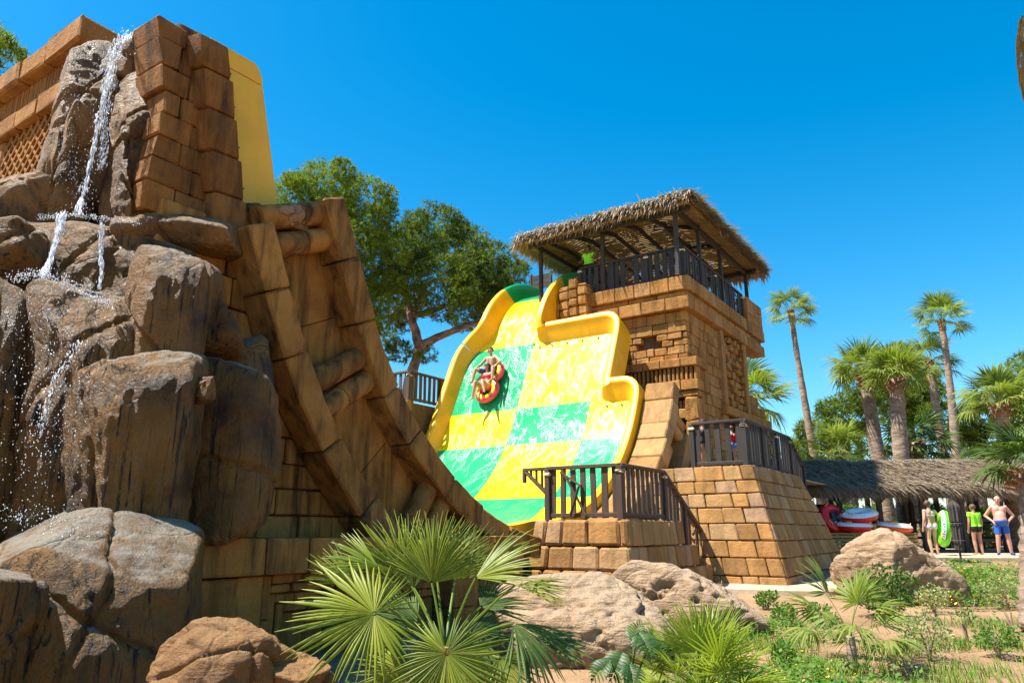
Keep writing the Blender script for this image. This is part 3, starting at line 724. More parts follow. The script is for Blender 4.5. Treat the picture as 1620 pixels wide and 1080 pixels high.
# jagged wall beside the chute
for i, (v0, v1, zt) in enumerate(((11.75, 12.12, 10.2), (12.12, 12.5, 10.45), (12.5, 12.9, 10.2), (12.9, 13.2, 9.75))):
    z = 8.74; 
    while z < zt:
        z1 = min(zt, z + rnd.uniform(0.28, 0.4)); blk(tow, 22.0 + rnd.uniform(-.04, .04), 22.9, v0 + .006, v1 - .006, z, z1 - .008, 'stone', 0.05, 0.015); z = z1
def lskip(c, a, b): return c.x < PF(s_of_z(max(2, min(8.7, c.z))), 0)[0] + 0.30
course_wall(tow, None, (20.2, 10.66, 4.6), (22.5, 10.66, 4.6), (22.5, 10.66, 8.0), (20.2, 10.66, 8.0), [i / 9 for i in range(10)], 0.5, 0.25, 0.016, 'stone', 0.02, 0.006, 0.03, lskip, inward=(0, 1, 0))
blk(tow, 22.62, 23.3, 11.75, 12.5, 9.8, 10.2, 'darkwood', 0.02, 0.0, 'guard_step')

# ------------------------------------------------------------------ podium in front of the tower door
pod = Thing('stone_podium', 'high battered block podium carrying the landing in front of the tower door', 'podium', (20, 6.5, 0.3), True)
PB = 0.2; PT = 3.18
fA, fB = (17.6, 9.4, PB), (17.6, 4.5, PB); fC, fD = (18.2, 5.3, PT), (18.2, 9.4, PT)
cs = [0, .135, .27, .4, .53, .655, .77, .875, 1]
course_wall(pod, None, fA, fB, fC, fD, cs, 0.56, 0.3, 0.018, 'clad', 0.024, 0.008, 0.022, inward=(1, 0, 0))
course_wall(pod, None, (17.65, 4.5, PB), (25.2, 4.5, PB), (22.9, 5.3, PT), (18.25, 5.3, PT), cs, 0.52, 0.3, 0.018, 'clad', 0.024, 0.008, 0.022, inward=(0, 1, 0))
V = [(17.8, 9.4, 0), (17.8, 4.7, 0), (25.0, 4.7, 0), (25.0, 9.4, 0), (18.4, 9.4, PT - .03), (18.4, 5.5, PT - .03), (22.8, 5.5, PT - .03), (22.8, 9.4, PT - .03)]
pod.part('core', V, [(0, 1, 2, 3), (7, 6, 5, 4), (0, 4, 5, 1), (1, 5, 6, 2), (2, 6, 7, 3), (3, 7, 4, 0)], 'mortar')
pod.part('landing', *box_vf(18.45, 29, 5.55, 8.4, PT - 0.026, PT + 0.0), 'paving')
pod.part('core', *box_vf(22.5, 29, 6.4, 8.5, 0.3, PT - 0.04), 'mortar')

# ------------------------------------------------------------------ low terrace in front of the slide run-out
ter = Thing('stone_terrace', 'low terrace of big soft-edged sandstone blocks with railing at the slide foot', 'terrace', (14.5, 7.4, 0.0), True)
tc = [0, .21, .43, .70, 1]
course_wall(ter, None, (13.15, 8.75, 0.1), (13.15, 6.2, 0.1), (13.4, 6.43, 1.84), (13.4, 8.55, 1.84), tc, 0.62, 0.3, 0.024, 'clad', 0.045, 0.011, 0.02, inward=(1, 0, 0))
def tskip(c, a, b): return c.z > 1.84 - max(0, c.x - 15.75) * 0.6
course_wall(ter, None, (13.2, 6.2, 0.1), (18.9, 6.2, 0.1), (18.9, 6.43, 1.84), (13.45, 6.43, 1.84), tc, 0.46, 0.3, 0.018, 'clad', 0.03, 0.005, 0.02, tskip, inward=(0, 1, 0))
V = [(13.35, 6.45, 0), (15.7, 6.45, 0), (18.6, 6.45, 0), (13.5, 6.6, 1.8), (15.6, 6.6, 1.8), (18.3, 6.6, 0.3)]
V += [(x, 8.6, z) for x, y, z in V]
ter.part('core', V, [(0, 1, 4, 3), (1, 2, 5, 4), (6, 9, 10, 7), (7, 10, 11, 8), (3, 4, 10, 9), (4, 5, 11, 10), (0, 3, 9, 6), (2, 8, 11, 5)], 'mortar')
for i in range(9):
    blk(ter, 15.7 + i * 0.31, 16.04 + i * 0.31, 6.66, 8.0, 0.15, 1.72 - i * 0.17, 'paving', 0.02, 0.003, 'step')
# far platform with its fence left of the slide
plat = Thing('stone_platform', 'block platform behind the far rim of the slide below the pine', 'platform', (20, 18, 0.4), True)
plat.part('core', *box_vf(18.6, 24, 16.95, 18.85, 0.3, 5.9), 'mortar')
course_wall(plat, None, (18.4, 18.9, 3.0), (18.4, 16.8, 3.0), (18.4, 16.8, 5.95), (18.4, 18.9, 5.95), [i / 8 for i in range(9)], 0.6, 0.25, 0.016, 'stone', 0.02, 0.006, 0.03, inward=(1, 0, 0))

# ------------------------------------------------------------------ timber railings
def railing(name, label, segs, h=1.05, group=None, light='wood', cross_every=4, posts=True, pw=(0.115, 0.155)):
    """segs: list of ((u,v,z),(u,v,z)) runs"""
    T = Thing(name, label, 'railing', tuple((Vector(segs[0][0]) + Vector(segs[-1][1])) / 2), True, group)
    for (p, q) in segs:
        p, q = Vector(p), Vector(q); L = (Vector((q.x, q.y, 0)) - Vector((p.x, p.y, 0))).length; d = (q - p)
        n = max(1, round(L / 1.45)); side = Vector((d.y, -d.x, 0)).normalized()
        for i in range(n + 1):
            b = p + d * (i / n); V, F = box_vf(b.x - .065, b.x + .065, b.y - .065, b.y + .065, b.z - 0.03, b.z + h + 0.03); V, F = bev(V, F, 0.012, 0.004); T.part('post', V, F, light)
            V, F = box_vf(b.x - .085, b.x + .085, b.y - .085, b.y + .085, b.z + h - 0.12, b.z + h - 0.05); V, F = bev(V, F, 0.02, 0.006); T.part('rope_tie', V, F, 'rope' if (i % 2 == 0) else light)
        for dz, w_, h_ in ((h, 0.13, 0.075),):
            V, F = bar(p + Vector((0, 0, dz + .04)), q + Vector((0, 0, dz + .04)), w_, h_); V, F = bev(V, F, 0.012, 0.004); T.part('top_rail', V, F, light)
        V, F = bar(p + Vector((0, 0, 0.08)), q + Vector((0, 0, .08)), 0.06, 0.09); V, F = bev(V, F, 0.01, 0.003); T.part('bottom_rail', V, F, light)
        bay = 0
        for i in range(n):
            a = p + d * (i / n); b = p + d * ((i + 1) / n); k = max(2, int((b - a).length / 0.235))
            for j in range(k):
                t = (j + 0.5) / k; c = a.lerp(b, t); w_ = rnd.uniform(*pw); lean = rnd.uniform(-0.015, 0.015)
                dd = d.normalized()
                if (i + 1) % 2 == 0 and j == k // 2 and cross_every:
                    for m in range(5):
                        z = c.z + 0.18 + m * 0.19; s = 1 if m % 2 else -1
                        A = c + dd * 0.15 + side * .03 * s; B = c - dd * 0.15 + side * .03 * s
                        V, F = bar((A.x, A.y, z + s * .06), (B.x, B.y, z - s * .06), 0.035, 0.07); V, F = bev(V, F, 0.008, 0.002); T.part('lattice_slat', V, F, 'redwood' if light == 'wood' else light)
                    continue
                off = side * rnd.uniform(-.012, .012)
                V, F = bar(c + off + Vector((0, 0, 0.02)), c + off + dd * lean + Vector((0, 0, h + rnd.uniform(-.01, .01))), w_, 0.035, side)
                V, F = bev(V, F, 0.008, 0.003); T.part('plank', V, F, light)
    return T
DZ = 9.86
railing('deck_railing', 'dark plank railing round the thatched deck on top of the tower', [((22.5, 12.25, DZ), (22.5, 8.32, DZ)), ((22.5, 8.32, DZ), (28.9, 8.32, DZ))], 1.05, light='darkwood', pw=(0.14, 0.19))
railing('podium_railing', 'dark timber railing round the landing in front of the tower door', [((18.42, 6.85, PT), (18.42, 5.5, PT)), ((18.42, 5.5, PT), (22.75, 5.5, PT)), ((22.75, 5.5, PT), (24.2, 5.5, PT - 0.75))], 1.08, light='darkwood')
tr_ = railing('terrace_railing', 'brown timber railing on the low terrace running down beside its steps', [((13.58, 8.3, 1.84), (13.58, 6.6, 1.84)), ((13.58, 6.6, 1.84), (15.75, 6.6, 1.84)), ((15.75, 6.6, 1.84), (18.0, 6.6, 0.5))], 1.02)
for k, (a, b) in enumerate((((13.58, 8.3, 2.90), (13.58, 8.92, 2.9)), ((13.58, 8.92, 2.9), (13.58, 8.3, 2.35)), ((13.58, 8.90, 2.92), (13.58, 8.90, 2.62)))):
    V, F = bar(a, b, 0.07, 0.09, (1, 0, 0)); V, F = bev(V, F, 0.01, 0.003); tr_.part('brace', V, F, 'wood')
for k in range(3): V, F = bar((13.58, 8.45 + k * .14, 2.88), (13.58, 8.45 + k * .14, 2.48 + k * 0.1), 0.03, 0.06, (1, 0, 0)); tr_.part('plank', V, F, 'wood')
for a, b in (((13.5, 7.9, 2.85), (13.5, 7.35, 1.9)), ((13.5, 7.45, 2.5), (13.5, 7.95, 2.8)), ((13.48, 7.5, 2.5), (13.48, 7.72, 1.9))):
    V, F = bar(a, b, 0.035, 0.07, (1, 0, 0)); V, F = bev(V, F, 0.008, 0.002); tr_.part('brace', V, F, 'wood')
railing('platform_railing', 'brown plank fence on the block platform behind the far slide rim', [((18.6, 18.75, 5.95), (18.6, 16.95, 5.95)), ((18.6, 16.95, 5.95), (22.0, 16.95, 5.95))], 0.98, cross_every=0)

# ------------------------------------------------------------------ thatch
def thatch_strands(P, D, N, n, L=(0.35, 0.7), wid=0.03, droop=0.25, spread=0.35):
    """P points, D down-slope dirs, N normals (n x 3): thin blades lying on a roof"""
    m = len(P); Ls = npr.uniform(L[0], L[1], m)[:, None]
    D = D + npr.normal(0, spread, (m, 3)) * 0.5 + N * npr.normal(0.10, 0.12, (m, 1)); D /= np.linalg.norm(D, axis=1)[:, None]
    S = np.cross(D, N); S /= np.linalg.norm(S, axis=1)[:, None]; S *= npr.uniform(0.5, 1.2, (m, 1)) * wid
    mid = P + D * Ls * 0.55 + N * 0.03; tip = P + D * Ls; tip[:, 2] -= droop * Ls[:, 0] * npr.uniform(0.2, 1.2, m); mid[:, 2] -= droop * Ls[:, 0] * 0.2
    V = np.stack([P - S, P + S, mid + S * .9, mid - S * .9, tip], 1).reshape(-1, 3)
    b = np.arange(m)[:, None] * 5
    F = np.concatenate([b + [0, 1, 2], b + [0, 2, 3], b + [3, 2, 4]], 0)
    return V, F, np.repeat(np.clip(npr.normal(0.5, 0.25, m), 0, 1), 5)
hut = Thing('thatched_shelter', 'open thatched shelter on dark posts over the tower deck', 'shelter', (26, 11.5, 9.8), True)
HZ = 12.2
eu0, eu1, ev0, ev1 = 21.75, 30.6, 7.65, 14.6
ridge = lambda u, v: HZ + 0.02 + 0.24 * min(u - eu0, eu1 - u, v - ev0, ev1 - v, 2.2)
for (u, v) in ((22.1, 8.35), (24.15, 8.3), (26.45, 8.3), (29.7, 8.3), (22.5, 11.3), (22.5, 13.95), (29.7, 11.3), (29.7, 14.3), (26.4, 14.3)):
    V, F = box_vf(u - .065, u + .065, v - .065, v + .065, 9.8, ridge(u, v) - 0.05); V, F = bev(V, F, 0.012, 0.003); hut.part('post', V, F, 'darkwood')
def hbar(a, b, w, h, name='beam', mat='darkwood'):
    V, F = bar(a, b, w, h); V, F = bev(V, F, 0.012, 0.003); hut.part(name, V, F, mat)
rz = lambda u, v: (u, v, ridge(u, v) - 0.12)
for v in (8.3, 14.0): hbar(rz(eu0 + .2, v), rz(eu1 - .3, v), 0.12, 0.2)
hbar(rz(22.2, ev0 + .2), rz(22.2, ev1 - .3), 0.12, 0.2); hbar(rz(29.7, ev0 + .2), rz(29.7, ev1 - .3), 0.12, 0.2)
for v in (9.5, 10.5, 11.5, 12.5, 13.5):
    hbar(rz(22.2, v), rz(24.0, v), 0.09, 0.16, 'rafter'); hbar(rz(24.0, v), rz(29.7, v), 0.09, 0.16, 'rafter')
for u in (24.2, 26.45): hbar(rz(u, 8.3), rz(u, 10.0), 0.09, 0.16, 'rafter')
u = eu0 + 0.15
while u < eu1 - 0.1:
    pts = [(u, v, ridge(u, v) - 0.015) for v in (ev0 + .15, min(ev0 + min(u - eu0, eu1 - u, 2.2) + .0001, 11.4), max(ev1 - min(u - eu0, eu1 - u, 2.2), 11.5), ev1 - .15)]
    edge = min(u - eu0, eu1 - u) < 1.0
    for a, b in zip(pts, pts[1:]):
        if (Vector(b) - Vector(a)).length > 0.1:
            V, F = bar(a, b, 0.125 if not edge else 0.17, 0.025); hut.part('slat', V, F, 'slatwood')
    u += 0.175
hv = []
def roof_pts(n, u0, u1, v0, v1):
    uu = npr.uniform(u0, u1, n); vv = npr.uniform(v0, v1, n); P, D, N = [], [], []
    for a, b in zip(uu, vv):
        k = int(np.argmin([a - eu0, eu1 - a, b - ev0, ev1 - b])); mn = min(a - eu0, eu1 - a, b - ev0, ev1 - b)
        d = [(-1, 0), (1, 0), (0, -1), (0, 1)][k]; sl_ = 0.24 if mn < 2.2 else 0.02
        D.append((d[0], d[1], -sl_ - 0.05)); N.append((d[0] * sl_, d[1] * sl_, 1)); P.append((a, b, ridge(a, b) + npr.uniform(0.0, 0.34) * min(1, 0.25 + mn)))
    return np.array(P), np.array(D, float), np.array(N, float)
P, D, N = roof_pts(9000, eu0 + .1, eu1 - .1, ev0 + .1, ev1 - .1)
mn = np.minimum.reduce([P[:, 0] - eu0, eu1 - P[:, 0], P[:, 1] - ev0, ev1 - P[:, 1]])
keep = (mn < 1.3) | (npr.random(len(P)) < 0.5); P, D, N = P[keep], D[keep], N[keep]
V, F, var = thatch_strands(P, D, N, 0, (0.4, 0.8), 0.028)
# shaggy eaves
per = []
for a, b, d in (((eu0, ev0), (eu1, ev0), (0, -1)), ((eu1, ev0), (eu1, ev1), (1, 0)), ((eu1, ev1), (eu0, ev1), (0, 1)), ((eu0, ev1), (eu0, ev0), (-1, 0))):
    L = math.hypot(b[0] - a[0], b[1] - a[1])
    for k in range(int(L * 330)):
        t = npr.random(); ins = npr.uniform(0.0, 0.45)
        per.append((a[0] + (b[0] - a[0]) * t - d[0] * ins, a[1] + (b[1] - a[1]) * t - d[1] * ins, HZ + 0.05 + ins * 0.25 + npr.uniform(0, 0.36) * (1 if d != (0, 1) else 0.6), d[0], d[1]))
per = np.array(per); P = per[:, :3]; D = np.stack([per[:, 3] * 0.8, per[:, 4] * 0.8, npr.uniform(-0.75, -0.05, len(per))], 1); N = np.stack([per[:, 3] * .5, per[:, 4] * .5, np.full(len(per), 0.8)], 1)
V2, F2, var2 = thatch_strands(P, D, N, 0, (0.28, 0.55), 0.026, 0.42)
V = np.concatenate([V, V2]); F = np.concatenate([F, F2 + len(V) - len(V2)]); var = np.concatenate([var, var2])
me = np_mesh('thatch', V - np.array(hut.base), F, 'thatch', var); hut.mesh('thatch', me, kind='stuff')
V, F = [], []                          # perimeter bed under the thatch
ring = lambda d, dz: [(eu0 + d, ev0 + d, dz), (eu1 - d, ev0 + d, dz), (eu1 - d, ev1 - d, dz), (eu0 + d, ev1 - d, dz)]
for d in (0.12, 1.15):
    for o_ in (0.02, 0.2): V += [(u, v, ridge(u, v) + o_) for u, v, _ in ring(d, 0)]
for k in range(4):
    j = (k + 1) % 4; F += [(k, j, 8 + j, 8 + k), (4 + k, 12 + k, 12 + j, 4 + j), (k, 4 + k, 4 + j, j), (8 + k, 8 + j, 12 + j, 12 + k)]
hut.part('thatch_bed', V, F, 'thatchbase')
# boards behind the chutes
for k, (v, z0) in enumerate(((15.7, 11.6), (13.65, 11.6))):
    T = Thing('notice_board', ('dark timber board standing at the head of the far chute' if k == 0 else 'dark timber board standing beside the lifeguard at the near chute'), 'board', (25.3, v, 9.85), True)
    for d in (-0.5, 0.5): V, F = box_vf(25.25, 25.35, v + d - .05, v + d + .05, 9.84, z0 + 0.72); V, F = bev(V, F, 0.01, 0.003); T.part('post', V, F, 'wood')
    for i in range(3): V, F = box_vf(25.28, 25.32, v - 0.45, v + 0.45, z0 + 0.02 + i * .215, z0 + 0.225 + i * .215); V, F = bev(V, F, 0.008, 0.002); T.part('plank', V, F, 'darkwood')

# long pavilion with a thatched roof
pav = Thing('thatched_pavilion', 'long low pavilion with shaggy grey thatched roof behind the bathers', 'pavilion', (14, 28.5, 0.88))
px0, px1, ye, yr, yb, ze, zr = 9.3, 24.0, 26.2, 28.6, 31.0, 3.02, 4.16
bed = []
for X in (px0, px1): bed += [(X, ye, ze), (X, yr, zr), (X, yb, ze), (X, ye, ze - .08), (X, yr, zr - .12), (X, yb, ze - .08)]
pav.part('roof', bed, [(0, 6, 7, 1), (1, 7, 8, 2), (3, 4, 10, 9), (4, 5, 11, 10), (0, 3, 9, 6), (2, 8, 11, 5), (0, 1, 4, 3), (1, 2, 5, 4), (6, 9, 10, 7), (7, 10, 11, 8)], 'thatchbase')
n = 26000; t = npr.uniform(-0.02, 1.0, n); X = npr.uniform(px0, px1, n)
lump = np.array([mnoise.noise(Vector((x * 0.8, tt * 3, 2))) for x, tt in zip(X, t)])
sl_ = np.array([0, yr - ye, zr - ze]) / math.hypot(yr - ye, zr - ze); nn = np.array([0, -sl_[2], sl_[1]])
P = np.stack([X, ye + (yr - ye) * t, ze + (zr - ze) * t], 1) + nn * (npr.uniform(0, 0.10, n) + 0.08 * lump + 0.05)[:, None]
D = np.tile(-sl_, (n, 1)) + np.array([0.35, 0, 0]); N = np.tile(nn, (n, 1))
V, F, var = thatch_strands(P, D, N, 0, (0.3, 0.65), 0.02, 0.12, 0.4)
n2 = 5000; X = npr.uniform(px0, px1, n2); P = np.stack([X, np.full(n2, ye) + npr.uniform(-.05, .3, n2), ze + npr.uniform(-.05, .2, n2)], 1)
V2, F2, v2 = thatch_strands(P, np.tile([0.25, -0.5, -0.6], (n2, 1)), np.tile(nn, (n2, 1)), 0, (0.25, 0.5), 0.02, 0.4, 0.4)
V = np.concatenate([V, V2]); F = np.concatenate([F, F2 + len(V) - len(V2)]); var = np.concatenate([var, v2])
pav.mesh('thatch', np_mesh('thatch', V - np.array(pav.base), F, 'thatch', var), kind='stuff')
for X in (10.2, 11.6, 13.0, 14.5, 15.9, 16.25, 17.3, 18.9, 20.4, 22.0):
    for Yp in (26.6, 30.6):
        V, F = box_vf(X - .08, X + .08, Yp - .08, Yp + .08, 0.86, 3.05); V, F = bev(V, F, 0.012, 0.004); pav.part('post', V, F, 'darkwood')
    for s in (-1, 1): V, F = bar((X, 26.6, 2.55), (X + s * .45, 26.6, 3.0), 0.09, 0.09); pav.part('brace', V, F, 'darkwood')
for Yp in (26.6, 30.6): V, F = bar((px0 + .1, Yp, 3.02), (px1 - .1, Yp, 3.02), 0.12, 0.14); pav.part('beam', V, F, 'darkwood')
for z in (1.35, 1.95): V, F = bar((px0 + .1, 30.6, z), (px1 - .1, 30.6, z), 0.07, 0.1); pav.part('rail', V, F, 'darkwood')
for z in (1.3, 1.98): V, F = bar((16.25, 26.6, z), (px1 - .1, 26.6, z), 0.07, 0.1); pav.part('rail', V, F, 'darkwood')
# slatted bench that carries the rings
ben = Thing('slatted_bench', 'low wooden slatted platform under the heap of swim rings', 'bench', (11.9, 25.4, 0.88))
for i in range(5): V, F = box_vf(10.0, 13.35, 25.0 + i * .2, 25.18 + i * .2, 1.50, 1.55); V, F = bev(V, F, 0.008); ben.part('slat', V, F, 'slatwood')
for i in range(4): V, F = box_vf(10.0, 13.35, 24.96, 24.995, 1.04 + i * .115, 1.13 + i * .115); V, F = bev(V, F, 0.008); ben.part('slat', V, F, 'slatwood')
for X in (10.1, 11.6, 13.25):
    for Yp in (25.04, 25.9): V, F = box_vf(X - .04, X + .04, Yp - .04, Yp + .04, 0.87, 1.5); ben.part('leg', V, F, 'wood')
# ------------------------------------------------------------------ rocks
def ico(k):
    bm = bmesh.new(); bmesh.ops.create_icosphere(bm, subdivisions=k, radius=1.0)
    V = np.array([v.co[:] for v in bm.verts]); F = np.array([[v.index for v in f.verts] for f in bm.faces]); bm.free(); return V, F
ICO = {k: ico(k) for k in (4, 5, 6)}
def fnoise(P, sc_, oct_=4):
    out = np.empty(len(P))
    for i, p in enumerate(P): out[i] = mnoise.fractal(Vector(p) * sc_, 0.9, 2.1, oct_)
    return out
def rock_mesh(name, c, half, seed, mat, k=5, planes=11, p=46, amp=0.05, nsc=1.3, cracks=2, extra=(), yaw=0.0, box=True, pits=0.0, flute=0.0):
    g = np.random.default_rng(seed); D, F = ICO[k]
    Ns = g.normal(size=(planes, 3)); Ns /= np.linalg.norm(Ns, axis=1)[:, None]; H = g.uniform(0.66, 0.96, planes)
    if box:
        bx = np.array([[1, 0, 0], [-1, 0, 0], [0, 1, 0], [0, -1, 0], [0, 0, 1], [0, 0, -1]], float); bx += g.normal(0, 0.13, bx.shape); bx /= np.linalg.norm(bx, axis=1)[:, None]
        Ns = np.concatenate([Ns, bx]); H = np.concatenate([H, g.uniform(0.85, 0.98, 6)])
    for n_, h_ in extra:
        n_ = np.array(n_, float); Ns = np.concatenate([Ns, [n_ / np.linalg.norm(n_)]]); H = np.append(H, h_)
    q = np.clip(D @ Ns.T, 0, None) / H
    r = (q ** p).sum(1) ** (-1.0 / p)
    P = D * r[:, None] * np.array(half)
    nrm = D / np.array(half); nrm /= np.linalg.norm(nrm, axis=1)[:, None]
    off = g.uniform(0, 50, 3)
    d = amp * 0.8 * fnoise(P + off, nsc, 5) + amp * 0.28 * fnoise(P + off, nsc * 6, 3)
    if flute: d += flute * fnoise((P + off) * np.array([1, 1, 0.10]), 4.2, 4) * (np.abs(nrm[:, 2]) < 0.8)
    for _ in range(cracks):
        n_ = g.normal(size=3); n_[2] *= 1.6 if g.random() < 0.6 else 0.3; n_ /= np.linalg.norm(n_); o_ = g.uniform(-0.45, 0.45) * min(half)
        dist = P @ n_ - o_ + 0.10 * fnoise(P + off, 1.1, 3); d -= 0.055 * np.exp(-(dist / 0.022) ** 2) + 0.03 * np.tanh(dist / 0.05) * 0.5
    if pits:
        pn = fnoise(P * np.array([1, 1, 1.8]) + off, 3.2, 3); d -= pits * np.clip(pn - 0.12, 0, 1) * (nrm[:, 2] < 0.75)
    P = P + nrm * d[:, None]
    cy, sy = math.cos(yaw), math.sin(yaw); P = P @ np.array([[cy, sy, 0], [-sy, cy, 0], [0, 0, 1]])
    me = np_mesh(name, P + np.array(c), F, mat, smooth=True)
    return me
def mpp(px, py, Y): 
    p = at(px, py, Y); return (p.y * math.cos(PITCH) + (p.z - CAMZ) * math.sin(PITCH)) / FPX
def rock_px(x0, x1, y0, y1, Y, depth, seed, mat, k=5, **kw):
    px, py = (x0 + x1) / 2, (y0 + y1) / 2; c = at(px, py, Y); s = mpp(px, py, Y)
    return rock_mesh('rock', c, ((x1 - x0) / 2 * s * 1.06, depth, (y1 - y0) / 2 * s * 1.05), seed, mat, k, **kw)
cliff = Thing('waterfall_rockwork', 'wet brown artificial rock cliff with bright tops under the waterfall', 'rock cliff', (-5.5, 8.2, 0))
def cl(*a, name='rock', **k):
    me = rock_px(*a, **k); me.transform(Matrix.Translation(-cliff.base)); o = cliff.mesh(name, me); return o
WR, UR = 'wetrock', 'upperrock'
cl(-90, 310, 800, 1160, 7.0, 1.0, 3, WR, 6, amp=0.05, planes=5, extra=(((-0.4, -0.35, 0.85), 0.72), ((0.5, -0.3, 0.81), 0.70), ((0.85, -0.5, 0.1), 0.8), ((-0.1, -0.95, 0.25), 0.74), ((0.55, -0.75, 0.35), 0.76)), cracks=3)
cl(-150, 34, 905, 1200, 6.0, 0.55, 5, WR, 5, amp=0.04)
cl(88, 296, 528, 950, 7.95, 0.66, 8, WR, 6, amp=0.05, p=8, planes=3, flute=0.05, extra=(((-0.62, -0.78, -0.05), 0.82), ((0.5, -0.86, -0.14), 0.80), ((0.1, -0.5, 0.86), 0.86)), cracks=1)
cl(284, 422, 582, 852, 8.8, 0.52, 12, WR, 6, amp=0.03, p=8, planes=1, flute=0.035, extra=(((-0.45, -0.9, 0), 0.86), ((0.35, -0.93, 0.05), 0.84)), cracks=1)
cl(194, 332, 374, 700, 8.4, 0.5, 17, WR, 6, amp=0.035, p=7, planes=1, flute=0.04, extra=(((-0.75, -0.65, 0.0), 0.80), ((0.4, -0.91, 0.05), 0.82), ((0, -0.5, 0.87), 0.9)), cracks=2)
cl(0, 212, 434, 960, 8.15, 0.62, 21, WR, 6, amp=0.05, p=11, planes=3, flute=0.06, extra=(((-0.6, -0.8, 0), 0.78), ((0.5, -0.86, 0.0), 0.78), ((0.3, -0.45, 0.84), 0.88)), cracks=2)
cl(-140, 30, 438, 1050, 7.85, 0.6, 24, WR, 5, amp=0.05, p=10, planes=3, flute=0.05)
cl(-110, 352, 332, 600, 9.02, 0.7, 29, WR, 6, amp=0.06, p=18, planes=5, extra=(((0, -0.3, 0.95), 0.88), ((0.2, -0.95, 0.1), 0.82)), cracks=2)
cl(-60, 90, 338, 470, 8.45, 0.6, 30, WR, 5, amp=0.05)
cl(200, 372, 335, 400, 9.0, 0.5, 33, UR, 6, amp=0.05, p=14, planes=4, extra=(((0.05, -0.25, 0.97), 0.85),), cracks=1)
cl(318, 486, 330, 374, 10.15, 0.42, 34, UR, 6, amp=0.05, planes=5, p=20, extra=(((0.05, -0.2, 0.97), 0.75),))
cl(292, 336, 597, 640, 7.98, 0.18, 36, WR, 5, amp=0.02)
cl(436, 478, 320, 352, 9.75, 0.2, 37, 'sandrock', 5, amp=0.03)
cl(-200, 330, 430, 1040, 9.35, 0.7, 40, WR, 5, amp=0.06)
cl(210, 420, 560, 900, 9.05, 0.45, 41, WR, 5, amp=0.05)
# upper part, either side of the fall
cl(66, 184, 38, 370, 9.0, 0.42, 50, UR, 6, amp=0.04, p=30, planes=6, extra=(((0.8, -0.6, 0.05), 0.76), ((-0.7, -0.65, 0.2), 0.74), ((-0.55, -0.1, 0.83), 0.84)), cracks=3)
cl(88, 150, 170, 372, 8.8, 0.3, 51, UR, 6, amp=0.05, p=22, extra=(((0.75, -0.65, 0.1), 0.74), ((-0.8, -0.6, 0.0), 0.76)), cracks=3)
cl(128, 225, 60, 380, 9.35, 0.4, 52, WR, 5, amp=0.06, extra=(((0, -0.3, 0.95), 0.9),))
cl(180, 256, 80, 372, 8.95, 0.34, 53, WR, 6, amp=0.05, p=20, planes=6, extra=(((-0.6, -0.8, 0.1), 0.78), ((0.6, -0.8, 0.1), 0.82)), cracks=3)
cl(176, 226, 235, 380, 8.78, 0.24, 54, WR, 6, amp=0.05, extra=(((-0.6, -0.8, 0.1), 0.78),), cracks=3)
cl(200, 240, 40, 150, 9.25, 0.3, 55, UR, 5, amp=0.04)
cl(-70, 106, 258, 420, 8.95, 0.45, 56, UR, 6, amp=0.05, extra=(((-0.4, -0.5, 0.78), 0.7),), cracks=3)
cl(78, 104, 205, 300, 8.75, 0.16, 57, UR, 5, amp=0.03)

def boulder(label, x0, x1, y0, y1, Y, depth, seed, mat, group=None, **kw):
    me = rock_px(x0, x1, y0, y1, Y, depth, seed, mat, kw.pop('k', 6), **kw)
    V = np.array([v.co[:] for v in me.vertices]); c = Vector((V[:, 0].mean(), V[:, 1].mean(), V[:, 2].min())); me.transform(Matrix.Translation(-c))
    return solo('boulder', me, label, 'boulder', group, loc=c)
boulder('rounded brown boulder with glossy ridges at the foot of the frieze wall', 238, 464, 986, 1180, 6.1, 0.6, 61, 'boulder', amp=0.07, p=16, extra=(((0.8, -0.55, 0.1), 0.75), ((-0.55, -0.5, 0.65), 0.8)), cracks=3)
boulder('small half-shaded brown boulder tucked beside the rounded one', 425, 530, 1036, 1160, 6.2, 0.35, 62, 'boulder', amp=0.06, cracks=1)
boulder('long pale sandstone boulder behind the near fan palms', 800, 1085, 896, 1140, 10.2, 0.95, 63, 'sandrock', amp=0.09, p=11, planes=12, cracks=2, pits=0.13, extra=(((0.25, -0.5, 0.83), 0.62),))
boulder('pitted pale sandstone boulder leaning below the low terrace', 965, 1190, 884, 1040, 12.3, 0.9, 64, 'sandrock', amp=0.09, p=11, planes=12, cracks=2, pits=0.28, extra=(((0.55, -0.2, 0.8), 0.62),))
boulder('tall pale rounded boulder in front of the bathers by the podium', 1314, 1484, 829, 985, 16.0, 1.1, 65, 'sandrock', amp=0.10, p=11, planes=12, cracks=2, pits=0.12, extra=(((-0.6, -0.2, 0.77), 0.78), ((0.6, -0.2, 0.77), 0.74)))

